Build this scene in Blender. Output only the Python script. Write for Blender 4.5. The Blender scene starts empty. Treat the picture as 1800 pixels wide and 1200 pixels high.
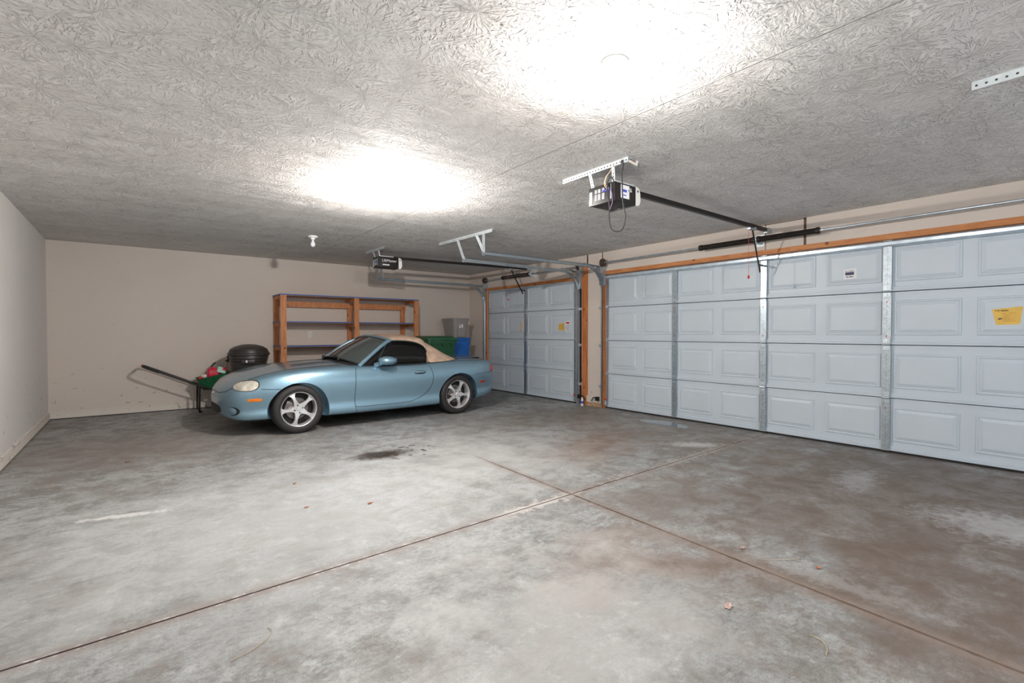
import bpy, bmesh, math, random
from mathutils import Vector, Matrix
from mathutils.bvhtree import BVHTree
random.seed(7)
PI = math.pi
S = bpy.context.scene
C = S.collection

# ---------------------------------------------------------------- camera
F, YAW, PITCH = 866.74, 0.65596, -0.01823
cam_d = bpy.data.cameras.new('camera'); cam = bpy.data.objects.new('camera', cam_d); C.objects.link(cam)
cam_d.sensor_width = 36; cam_d.lens = F / 1800 * 36; cam_d.shift_y = 1.16 / 1800; cam_d.clip_start = 0.05
cam.location = (0, 0, 1.1963)
cam.rotation_euler = (PI / 2 + PITCH, 0, -YAW)
S.camera = cam

# ---------------------------------------------------------------- world, exposure
W = bpy.data.worlds.new('world'); S.world = W; W.use_nodes = True
bg = W.node_tree.nodes['Background']; bg.inputs['Color'].default_value = (0.86, 0.93, 1.0, 1)
bg.inputs['Strength'].default_value = 0.68
S.view_settings.view_transform = 'Standard'; S.view_settings.look = 'None'
S.view_settings.gamma = 1; S.view_settings.use_curve_mapping = False
S.view_settings.exposure = 0.78
BULB_STRENGTH = 3000.0

# ---------------------------------------------------------------- room constants
H = 2.479; XW = 5.936; XD = 6.012; YB = 9.262; XL = -0.93; YN = -1.5
S0 = 2.842                      # centre of the wide door
BIG = (S0 - 2.503, S0 + 2.503); SML = (5.975, 8.72)

# ================================================================ node helpers
def newmat(name):
    m = bpy.data.materials.new(name); m.use_nodes = True
    nt = m.node_tree; return m, nt, nt.nodes['Principled BSDF']
class N:
    def __init__(s, nt): s.nt = nt
    def node(s, t, **k):
        n = s.nt.nodes.new(t)
        for a, b in k.items(): setattr(n, a, b)
        return n
    def put(s, sock, v):
        if hasattr(v, 'links') or isinstance(v, bpy.types.NodeSocket): s.nt.links.new(v, sock)
        else: sock.default_value = v
    def m(s, op, a, b=None, c=None, clamp=False):
        n = s.node('ShaderNodeMath', operation=op, use_clamp=clamp)
        s.put(n.inputs[0], a)
        if b is not None: s.put(n.inputs[1], b)
        if c is not None: s.put(n.inputs[2], c)
        return n.outputs[0]
    def v(s, op, a, b=None):
        n = s.node('ShaderNodeVectorMath', operation=op); s.put(n.inputs[0], a)
        if b is not None: s.put(n.inputs[1], b)
        return n.outputs['Value'] if op in ('LENGTH', 'DISTANCE', 'DOT_PRODUCT') else n.outputs[0]
    def noise(s, vec, scale, detail=4, rough=0.55, dist=0.0, out=0):
        n = s.node('ShaderNodeTexNoise'); s.put(n.inputs['Vector'], vec)
        n.inputs['Scale'].default_value = scale; n.inputs['Detail'].default_value = detail
        n.inputs['Roughness'].default_value = rough; n.inputs['Distortion'].default_value = dist
        return n.outputs[out]
    def mr(s, val, a, b, c=0.0, d=1.0, smooth=True):
        n = s.node('ShaderNodeMapRange', interpolation_type='SMOOTHSTEP' if smooth else 'LINEAR')
        s.put(n.inputs[0], val)
        for i, x in enumerate((a, b, c, d)): s.put(n.inputs[i + 1], x)
        return n.outputs[0]
    def mix(s, f, a, b):
        n = s.node('ShaderNodeMix', data_type='RGBA'); s.put(n.inputs[0], f)
        s.put(n.inputs[6], a if not isinstance(a, tuple) else (*a, 1)); s.put(n.inputs[7], b if not isinstance(b, tuple) else (*b, 1))
        return n.outputs[2]
    def coord(s, which='Object'): return s.node('ShaderNodeTexCoord').outputs[which]
    def pos(s): return s.node('ShaderNodeNewGeometry').outputs['Position']
    def bump(s, h, strength, dist, bsdf):
        n = s.node('ShaderNodeBump'); n.inputs['Strength'].default_value = strength; n.inputs['Distance'].default_value = dist
        s.put(n.inputs['Height'], h); s.nt.links.new(n.outputs[0], bsdf.inputs['Normal']); return n
    def scale(s, vec, sc, rot=0.0, loc=(0, 0, 0)):
        n = s.node('ShaderNodeMapping'); s.put(n.inputs[0], vec)
        n.inputs['Location'].default_value = loc; n.inputs['Rotation'].default_value = (0, 0, rot); n.inputs['Scale'].default_value = sc
        return n.outputs[0]

def mat(name, col, rough=0.5, metal=0.0, coat=0.0, var=0.08, vs=12.0, bump=0.0, bs=60.0, spec=0.5):
    m, nt, b = newmat(name); n = N(nt); co = n.coord()
    f = n.mr(n.noise(co, vs, 5), 0.3, 0.7)
    dk = tuple(c * (1 - var) for c in col); lt = tuple(min(1, c * (1 + var)) for c in col)
    nt.links.new(n.mix(f, dk, lt), b.inputs['Base Color'])
    b.inputs['Roughness'].default_value = rough; b.inputs['Metallic'].default_value = metal
    b.inputs['Coat Weight'].default_value = coat; b.inputs['Coat Roughness'].default_value = 0.06
    b.inputs['Specular IOR Level'].default_value = spec
    if bump: n.bump(n.noise(co, bs, 4), bump, 0.004, b)
    return m

# ---- plain materials
M = {}
M['galv'] = mat('galvanised_steel', (0.48, 0.55, 0.60), 0.36, 0.8, var=0.13, vs=40)
M['steel'] = mat('bright_steel', (0.62, 0.70, 0.76), 0.28, 0.9, var=0.12, vs=10)
M['strut'] = mat('strut_steel', (0.60, 0.70, 0.78), 0.3, 0.55, var=0.1)
M['perf'] = mat('perforated_steel', (0.62, 0.68, 0.71), 0.4, 0.35, var=0.1)
M['hole'] = mat('hole_dark', (0.05, 0.045, 0.04), 0.8)
M['black'] = mat('black_metal', (0.018, 0.015, 0.014), 0.45, 0.2)
M['spring'] = mat('dark_spring', (0.03, 0.024, 0.02), 0.5, 0.5)
M['rubber'] = mat('rubber', (0.018, 0.018, 0.018), 0.75, bump=0.1, bs=200)
M['tyre'] = mat('tyre', (0.022, 0.021, 0.021), 0.62, bump=0.2, bs=150)
M['door'] = mat('door_white', (0.59, 0.665, 0.735), 0.42, var=0.02, vs=3)
M['white'] = mat('white_plastic', (0.75, 0.75, 0.73), 0.4, var=0.03)
M['porcelain'] = mat('porcelain', (0.85, 0.85, 0.83), 0.25, var=0.02)
M['sticker'] = mat('sticker_white', (0.80, 0.82, 0.84), 0.5, var=0.02)
M['labelgrey'] = mat('label_grey', (0.36, 0.38, 0.40), 0.5, var=0.3, vs=120)
M['yellow'] = mat('sticker_yellow', (0.80, 0.52, 0.10), 0.5, var=0.06)
M['ink'] = mat('dark_ink', (0.03, 0.025, 0.10), 0.5)
M['blueink'] = mat('blue_ink', (0.06, 0.08, 0.55), 0.5)
M['red'] = mat('red_plastic', (0.62, 0.02, 0.03), 0.4)
M['rust'] = mat('rust_orange', (0.55, 0.22, 0.05), 0.7, var=0.3)
M['orange'] = mat('amber_lens', (0.90, 0.22, 0.015), 0.2, coat=0.6)
M['redlens'] = mat('red_lens', (0.50, 0.012, 0.015), 0.15, coat=0.8)
M['bronze'] = mat('aged_drum', (0.10, 0.06, 0.04), 0.55, 0.6, var=0.3)
M['blueshelf'] = mat('blue_edge', (0.0, 0.10, 0.42), 0.5)
M['can'] = mat('black_can', (0.035, 0.030, 0.027), 0.42, var=0.1)
M['greenbin'] = mat('green_bin', (0.012, 0.085, 0.032), 0.42, var=0.12)
M['greenlid'] = mat('green_lid', (0.016, 0.12, 0.045), 0.4, var=0.15)
M['bluebin'] = mat('blue_bin', (0.008, 0.13, 0.50), 0.4)
M['grey'] = mat('grey_tote', (0.30, 0.28, 0.27), 0.4, var=0.04)
M['tray'] = mat('green_tray', (0.012, 0.11, 0.045), 0.5, var=0.2)
M['wire'] = mat('pale_wire', (0.75, 0.55, 0.42), 0.6)
M['purple'] = mat('purple_wire', (0.45, 0.22, 0.50), 0.6)
M['cable'] = mat('black_cable', (0.03, 0.03, 0.032), 0.5)
M['leaf'] = mat('dry_leaf', (0.50, 0.17, 0.08), 0.8, var=0.3, vs=60)
M['paleleaf'] = mat('pale_leaf', (0.55, 0.38, 0.34), 0.8, var=0.25, vs=60)
M['straw'] = mat('straw', (0.50, 0.42, 0.30), 0.8)
M['bottle'] = mat('white_bottle', (0.72, 0.68, 0.62), 0.5)
M['cardred'] = mat('red_bag', (0.65, 0.02, 0.06), 0.45, var=0.15, vs=30)
M['mint'] = mat('mint_panel', (0.45, 0.68, 0.60), 0.5)

def wood_mat(name, a, b, knots=True):
    m, nt, bs = newmat(name); n = N(nt); co = n.coord('Generated'); ob = n.pos()
    g = n.noise(n.scale(ob, (40, 40, 40)), 1.0, 3)
    st = n.noise(n.scale(ob, (30, 30, 3.5) if name != 'wood_horizontal' else (30, 3.0, 30)), 1.0, 5, 0.6, 1.2)
    c = n.mix(n.mr(st, 0.35, 0.65), a, b)
    vo = n.node('ShaderNodeTexVoronoi'); vo.inputs['Scale'].default_value = 5.5; nt.links.new(ob, vo.inputs['Vector'])
    k = n.mr(n.m('ADD', vo.outputs['Distance'], n.m('MULTIPLY', g, 0.04)), 0.10, 0.17, 1, 0)
    c = n.mix(n.m('MULTIPLY', k, 0.85), c, (0.10, 0.03, 0.012))
    nt.links.new(c, bs.inputs['Base Color']); bs.inputs['Roughness'].default_value = 0.6
    n.bump(st, 0.2, 0.002, bs); return m
M['wood'] = wood_mat('wood', (0.52, 0.18, 0.065), (0.68, 0.30, 0.125))
M['woodH'] = wood_mat('wood_horizontal', (0.48, 0.17, 0.05), (0.62, 0.27, 0.10))
M['woodJ'] = wood_mat('wood_jamb', (0.42, 0.13, 0.035), (0.60, 0.22, 0.07))
M['ply'] = wood_mat('plywood', (0.42, 0.25, 0.14), (0.55, 0.35, 0.21))

# ---- drywall: warm painted plaster with scuffs
def wall_mat(name, base, low):
    m, nt, b = newmat(name); n = N(nt); p = n.pos()
    big = n.mr(n.noise(p, 0.7, 3), 0.35, 0.65)
    c = n.mix(big, tuple(x * 0.96 for x in base), base)
    sp = n.noise(n.scale(p, (1, 1, 1.4)), 11, 2, 0.4); spot = n.mr(sp, 0.67, 0.70)
    sep = n.node('ShaderNodeSeparateXYZ'); nt.links.new(p, sep.inputs[0])
    near = n.mr(sep.outputs[2], 0.1, 0.9, 1, 0.12)
    c = n.mix(n.m('MULTIPLY', n.m('MULTIPLY', spot, near), 0.55), c, low)
    smear = n.mr(n.noise(n.scale(p, (4, 4, 1.2)), 1.0, 4), 0.62, 0.75)
    c = n.mix(n.m('MULTIPLY', n.m('MULTIPLY', smear, near), 0.22), c, low)
    nt.links.new(c, b.inputs['Base Color']); b.inputs['Roughness'].default_value = 0.72
    n.bump(n.noise(p, 90, 3), 0.05, 0.003, b); return m
M['wall'] = wall_mat('wall_paint', (0.68, 0.605, 0.545), (0.30, 0.22, 0.16))
M['wallL'] = wall_mat('wall_paint_left', (0.70, 0.675, 0.65), (0.30, 0.22, 0.16))
M['base'] = wall_mat('baseboard_paint', (0.74, 0.68, 0.62), (0.20, 0.13, 0.08))

# ---- ceiling: stomped crow's-foot texture
def ceiling_mat():
    m, nt, b = newmat('ceiling_crow_foot'); n = N(nt); p = n.pos()
    warp = n.v('MULTIPLY', n.v('SUBTRACT', n.noise(p, 5.0, 2, out=1), (0.5, 0.5, 0.5)), (0.05, 0.05, 0))
    q = n.v('ADD', p, warp); q = n.v('MULTIPLY', q, (1, 1, 0))
    def feet(scale, off, fr):
        qq = n.v('ADD', q, off)
        vo = n.node('ShaderNodeTexVoronoi', voronoi_dimensions='3D'); vo.inputs['Scale'].default_value = scale
        nt.links.new(qq, vo.inputs['Vector'])
        d = n.v('SUBTRACT', qq, vo.outputs['Position']); s = n.node('ShaderNodeSeparateXYZ'); nt.links.new(d, s.inputs[0])
        r = n.v('LENGTH', d); ang = n.m('ARCTAN2', s.outputs[1], s.outputs[0])
        cx = n.m('MULTIPLY', n.m('COSINE', ang), fr); cy = n.m('MULTIPLY', n.m('SINE', ang), fr)
        comb = n.node('ShaderNodeCombineXYZ'); nt.links.new(cx, comb.inputs[0]); nt.links.new(cy, comb.inputs[1])
        nt.links.new(n.m('MULTIPLY', r, 13.0), comb.inputs[2])
        v2 = n.v('ADD', comb.outputs[0], n.v('MULTIPLY', vo.outputs['Color'], (20, 20, 20)))
        nz = n.noise(v2, 1.0, 2, 0.5)
        return n.mr(nz, 0.515, 0.58)
    a = feet(3.8, (0, 0, 0), 6.8); c2 = feet(4.4, (3.31, 1.77, 0), 6.5)
    h = n.m('MAXIMUM', a, n.m('MULTIPLY', c2, 0.8))
    h = n.m('MULTIPLY', h, n.mr(n.noise(p, 2.2, 2), 0.30, 0.55, 0.35, 1.0))
    fine = n.noise(p, 60, 3)
    hh = n.m('ADD', n.m('MULTIPLY', h, 0.8), n.m('MULTIPLY', fine, 0.35))
    # taped drywall seams running the length of the room
    s = n.node('ShaderNodeSeparateXYZ'); nt.links.new(p, s.inputs[0])
    seam = n.m('ABSOLUTE', n.m('SUBTRACT', s.outputs[0], n.m('ADD', 2.355, n.m('MULTIPLY', n.noise(p, 0.6, 2), 0.03))))
    hs = n.mr(seam, 0.0, 0.006, 1.2, 0)
    hh = n.m('ADD', hh, hs)
    wave = n.noise(n.scale(p, (0.55, 4.2, 1)), 1.0, 3, 0.5)
    hh = n.m('ADD', hh, n.m('MULTIPLY', wave, 1.6))
    base = n.mix(n.mr(wave, 0.3, 0.7), (0.76, 0.735, 0.71), (0.83, 0.815, 0.80))  # wave hollows darker, crests paler: their shading put into the colour
    base = n.mix(n.m('MULTIPLY', n.mr(h, 0.0, 0.5, 1, 0), 0.12), base, (0.50, 0.45, 0.41))  # crevices between the ridges darkened in colour, a painted occlusion
    nt.links.new(base, b.inputs['Base Color']); b.inputs['Roughness'].default_value = 0.8
    n.bump(hh, 1.0, 0.0145, b); return m
M['ceiling'] = ceiling_mat()

# ---- floor
def floor_mat():
    m, nt, b = newmat('worn_concrete'); n = N(nt); p = n.pos()
    n1 = n.noise(p, 0.9, 7, 0.62, 0.4); n2 = n.noise(p, 4.5, 8, 0.68, 0.5); n3 = n.noise(p, 38, 5, 0.7); n4 = n.noise(p, 150, 3, 0.7)
    n5 = n.noise(n.scale(p, (1, 1, 1), loc=(7, 3, 0)), 1.7, 8, 0.66, 1.0)
    c = n.mix(n.mr(n1, 0.34, 0.66), (0.32, 0.33, 0.33), (0.46, 0.485, 0.495))
    c = n.mix(n.m('MULTIPLY', n.mr(n2, 0.46, 0.60), 0.60), c, (0.25, 0.235, 0.215))
    c = n.mix(n.m('MULTIPLY', n.mr(n5, 0.52, 0.68), 0.42), c, (0.30, 0.235, 0.195))
    c = n.mix(n.m('MULTIPLY', n.mr(n5, 0.46, 0.32), 0.30), c, (0.62, 0.64, 0.64))
    c = n.mix(n.m('MULTIPLY', n.mr(n3, 0.44, 0.62), 0.42), c, (0.21, 0.195, 0.18))
    c = n.mix(n.m('MULTIPLY', n.mr(n4, 0.40, 0.62), 0.35), c, (0.18, 0.17, 0.16))
    n6 = n.noise(n.scale(p, (2.0, 5.0, 1), rot=0.5), 2.6, 8, 0.72, 0.8); n7 = n.noise(n.scale(p, (1, 1, 1), loc=(3, 9, 0)), 9.0, 7, 0.72)
    c = n.mix(n.m('MULTIPLY', n.mr(n6, 0.52, 0.60), 0.45), c, (0.20, 0.19, 0.18))
    c = n.mix(n.m('MULTIPLY', n.mr(n7, 0.54, 0.64), 0.40), c, (0.25, 0.195, 0.16))
    c = n.mix(n.m('MULTIPLY', n.mr(n7, 0.44, 0.34), 0.35), c, (0.60, 0.62, 0.63))
    wn = n.noise(p, 3.0, 7, 0.65); wn2 = n.noise(p, 16.0, 5, 0.7)
    def blob(cx, cy, rx, ry, rot=0.0, soft=0.45, amp=1.1, wnoise=None):
        d = n.v('SUBTRACT', p, (cx, cy, 0)); vr = n.node('ShaderNodeVectorRotate', rotation_type='Z_AXIS')
        nt.links.new(d, vr.inputs['Vector']); vr.inputs['Angle'].default_value = -rot
        q = n.v('MULTIPLY', vr.outputs[0], (1 / rx, 1 / ry, 0)); r = n.v('LENGTH', q)
        r = n.m('ADD', r, n.m('MULTIPLY', n.m('SUBTRACT', wnoise or wn, 0.5), amp * 2))
        return n.mr(r, 1.0 + soft, 1.0 - soft)
    def paint(c, mask, col, k): return n.mix(n.m('MULTIPLY', mask, k), c, col)
    # brown stains and larger darker areas
    c = paint(c, blob(4.6, 1.1, 1.9, 1.35, 0, 0.7, 1.6), (0.205, 0.165, 0.14), 0.78)
    c = paint(c, blob(2.95, 0.35, 0.9, 0.55, 0.2, 0.6, 1.6), (0.20, 0.16, 0.135), 0.62)
    c = paint(c, blob(5.2, 3.6, 0.8, 1.6, 0, 0.7, 1.3), (0.27, 0.225, 0.19), 0.6)
    c = paint(c, blob(3.9, 3.6, 0.75, 0.36, 0.3, 0.7, 1.3), (0.28, 0.20, 0.155), 0.62)
    c = paint(c, blob(4.6, 5.2, 1.3, 0.55, 0, 0.7, 1.3), (0.25, 0.22, 0.19), 0.6)
    c = paint(c, blob(2.28, 1.44, 0.34, 0.13, -0.55, 0.6, 1.8), (0.24, 0.175, 0.145), 0.62)
    c = paint(c, blob(1.95, 1.75, 0.5, 0.25, 0.4, 0.6, 1.6), (0.30, 0.23, 0.19), 0.5)
    c = paint(c, blob(3.1, 2.2, 0.6, 0.3, 0.3, 0.7, 1.6), (0.26, 0.23, 0.21), 0.5)
    c = paint(c, blob(0.2, 6.6, 1.5, 0.9, 0, 0.7, 1.2), (0.29, 0.255, 0.225), 0.62)
    # paler areas and streaks
    c = paint(c, blob(0.9, 3.4, 1.5, 1.1, 0.2, 0.8, 1.2), (0.60, 0.63, 0.64), 0.50)
    c = paint(c, blob(2.7, 4.0, 0.8, 0.8, 0.2, 0.8, 1.4), (0.56, 0.57, 0.56), 0.45)
    c = paint(c, blob(1.3, 1.4, 0.8, 0.5, 0.6, 0.7, 1.6), (0.60, 0.61, 0.60), 0.45)
    c = paint(c, blob(2.66, 0.95, 0.06, 0.40, 0.05, 0.6, 2.6, wn2), (0.50, 0.50, 0.50), 0.25)
    c = paint(c, blob(-0.06, 4.10, 0.24, 0.035, -0.22, 0.5, 1.6, wn2), (0.76, 0.77, 0.76), 0.65)
    c = paint(c, blob(4.25, 0.50, 0.25, 0.35, 0.2, 0.7, 1.8, wn2), (0.52, 0.53, 0.54), 0.55)
    c = paint(c, blob(4.65, 1.45, 0.35, 0.12, 0.2, 0.7, 1.8, wn2), (0.45, 0.46, 0.47), 0.5)
    c = paint(c, blob(4.75, 3.0, 0.10, 0.28, 0.8, 0.6, 1.8, wn2), (0.60, 0.60, 0.60), 0.6)
    # oil drips
    c = paint(c, blob(1.93, 4.62, 0.26, 0.15, 0.0, 0.55, 0.9, wn2), (0.10, 0.08, 0.07), 0.85)
    vo = n.node('ShaderNodeTexVoronoi'); vo.inputs['Scale'].default_value = 13; nt.links.new(p, vo.inputs['Vector'])
    dots = n.mr(vo.outputs['Distance'], 0.36, 0.28); dz = blob(2.18, 4.60, 0.34, 0.30, 0, 0.3, 0.5)
    c = paint(c, n.m('MULTIPLY', dots, dz), (0.11, 0.09, 0.08), 0.85)
    # saw-cut joints with rusty dirt and a chalky edge
    s = n.node('ShaderNodeSeparateXYZ'); nt.links.new(p, s.inputs[0])
    j1 = n.m('ABSOLUTE', n.m('SUBTRACT', s.outputs[1], n.m('ADD', 2.4905, n.m('MULTIPLY', s.outputs[0], 0.0500))))
    j2 = n.m('ABSOLUTE', n.m('SUBTRACT', n.m('ADD', s.outputs[0], n.m('MULTIPLY', n.m('SUBTRACT', wn2, 0.5), 0.012)), n.m('ADD', 2.46, n.m('MULTIPLY', s.outputs[1], 0.043))))
    wob = n.m('MULTIPLY', n.m('SUBTRACT', wn2, 0.5), 0.10)
    f2 = n.mr(s.outputs[1], 4.2, 3.6)
    for jj, k, ff in ((j1, 0.55, 1.0), (j2, 0.5, f2)):
        halo = n.mr(n.m('ADD', jj, wob), 0.09, 0.0)
        c = paint(c, n.m('MULTIPLY', halo, ff), (0.32, 0.25, 0.21), k)
    eff = n.m('MULTIPLY', n.mr(n.m('ADD', j1, n.m('MULTIPLY', n.m('SUBTRACT', wn2, 0.55), 0.45)), 0.05, 0.0), n.m('MAXIMUM', blob(2.22, 2.6, 0.32, 0.5, 0, 0.5, 0.5), n.m('MULTIPLY', blob(4.3, 2.7, 0.5, 0.5, 0, 0.5, 1.0), 0.35)))
    c = paint(c, eff, (0.64, 0.625, 0.60), 0.7)
    edge = n.m('MULTIPLY', n.mr(n.m('ABSOLUTE', n.m('SUBTRACT', j1, 0.014)), 0.012, 0.0), n.mr(wn2, 0.5, 0.62))
    c = paint(c, edge, (0.75, 0.74, 0.72), 0.6)
    l1 = n.mr(j1, 0.0075, 0.0035); l2 = n.m('MULTIPLY', n.mr(j2, 0.012, 0.004), f2)
    line = n.m('MAXIMUM', l1, n.m('MULTIPLY', l2, n.mr(wn, 0.35, 0.6, 0.35, 0.75)))
    c = paint(c, line, (0.085, 0.05, 0.035), 0.9)
    bc = n.node('ShaderNodeBrightContrast'); nt.links.new(c, bc.inputs[0]); bc.inputs['Bright'].default_value = 0.012; bc.inputs['Contrast'].default_value = 0.27
    hs = n.node('ShaderNodeHueSaturation'); hs.inputs['Saturation'].default_value = 0.72; nt.links.new(bc.outputs[0], hs.inputs['Color']); c = hs.outputs[0]
    nt.links.new(c, b.inputs['Base Color'])
    b.inputs['Specular IOR Level'].default_value = 0.28
    nt.links.new(n.mr(n2, 0.3, 0.7, 0.36, 0.62), b.inputs['Roughness'])
    hgt = n.m('ADD', n.m('MULTIPLY', n3, 0.4), n.m('MULTIPLY', line, -3.0))
    n.bump(hgt, 0.35, 0.003, b); return m
M['floor'] = floor_mat()

def paint_mat():
    m, nt, b = newmat('blue_metallic_paint'); n = N(nt); co = n.coord()
    f = n.noise(co, 900, 2)
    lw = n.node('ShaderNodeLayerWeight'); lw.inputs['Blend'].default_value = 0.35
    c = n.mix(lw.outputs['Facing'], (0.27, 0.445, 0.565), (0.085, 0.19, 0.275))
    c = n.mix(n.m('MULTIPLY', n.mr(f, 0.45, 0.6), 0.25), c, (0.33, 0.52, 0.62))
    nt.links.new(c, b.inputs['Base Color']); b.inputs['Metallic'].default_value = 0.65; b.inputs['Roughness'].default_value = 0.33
    b.inputs['Coat Weight'].default_value = 0.8; b.inputs['Coat Roughness'].default_value = 0.07; return m
M['paint'] = paint_mat()
M['softtop'] = mat('tan_canvas', (0.46, 0.325, 0.245), 0.9, var=0.16, vs=9, bump=0.3, bs=300)
M['alloy'] = mat('silver_alloy', (0.72, 0.72, 0.73), 0.32, 0.55, var=0.04)
M['disc'] = mat('brake_disc', (0.22, 0.20, 0.19), 0.4, 0.8, var=0.3)
M['lamp'] = mat('headlight_lens', (0.82, 0.76, 0.66), 0.10, 0.25, coat=1.0, var=0.28, vs=14)
M['chrome'] = mat('chrome', (0.8, 0.8, 0.8), 0.12, 1.0)
M['cabin'] = mat('cabin_black', (0.02, 0.018, 0.017), 0.7)
M['gap'] = mat('panel_gap', (0.012, 0.016, 0.02), 0.7)
def glass(name, tint, rough=0.02):
    m, nt, b = newmat(name); b.inputs['Base Color'].default_value = (*tint, 1); b.inputs['Roughness'].default_value = rough
    b.inputs['Transmission Weight'].default_value = 0.9; b.inputs['IOR'].default_value = 1.45; return m
M['glass'] = glass('windscreen_glass', (0.55, 0.62, 0.60))
M['tint'] = glass('tinted_side_glass', (0.06, 0.06, 0.06))
def water_mat():
    m, nt, b = newmat('puddle_water'); b.inputs['Base Color'].default_value = (0.10, 0.105, 0.11, 1)
    b.inputs['Roughness'].default_value = 0.03; b.inputs['Specular IOR Level'].default_value = 0.8
    b.inputs['Coat Weight'].default_value = 0.6; b.inputs['Coat Roughness'].default_value = 0.02; return m
M['water'] = water_mat()
def bulb_mat(k):
    m, nt, b = newmat('lit_bulb'); b.inputs['Base Color'].default_value = (1, 1, 1, 1)
    b.inputs['Emission Color'].default_value = (1.0, 0.95, 0.90, 1); b.inputs['Emission Strength'].default_value = BULB_STRENGTH * k; return m
M['bulb'] = bulb_mat(0.85); M['bulb2'] = bulb_mat(2.5); M['glow'] = bulb_mat(0.008); M['tip'] = bulb_mat(0.2); M['bulb3'] = bulb_mat(0.6)
M['bulboff'] = mat('frosted_bulb', (0.80, 0.84, 0.88), 0.25, var=0.01)

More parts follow.
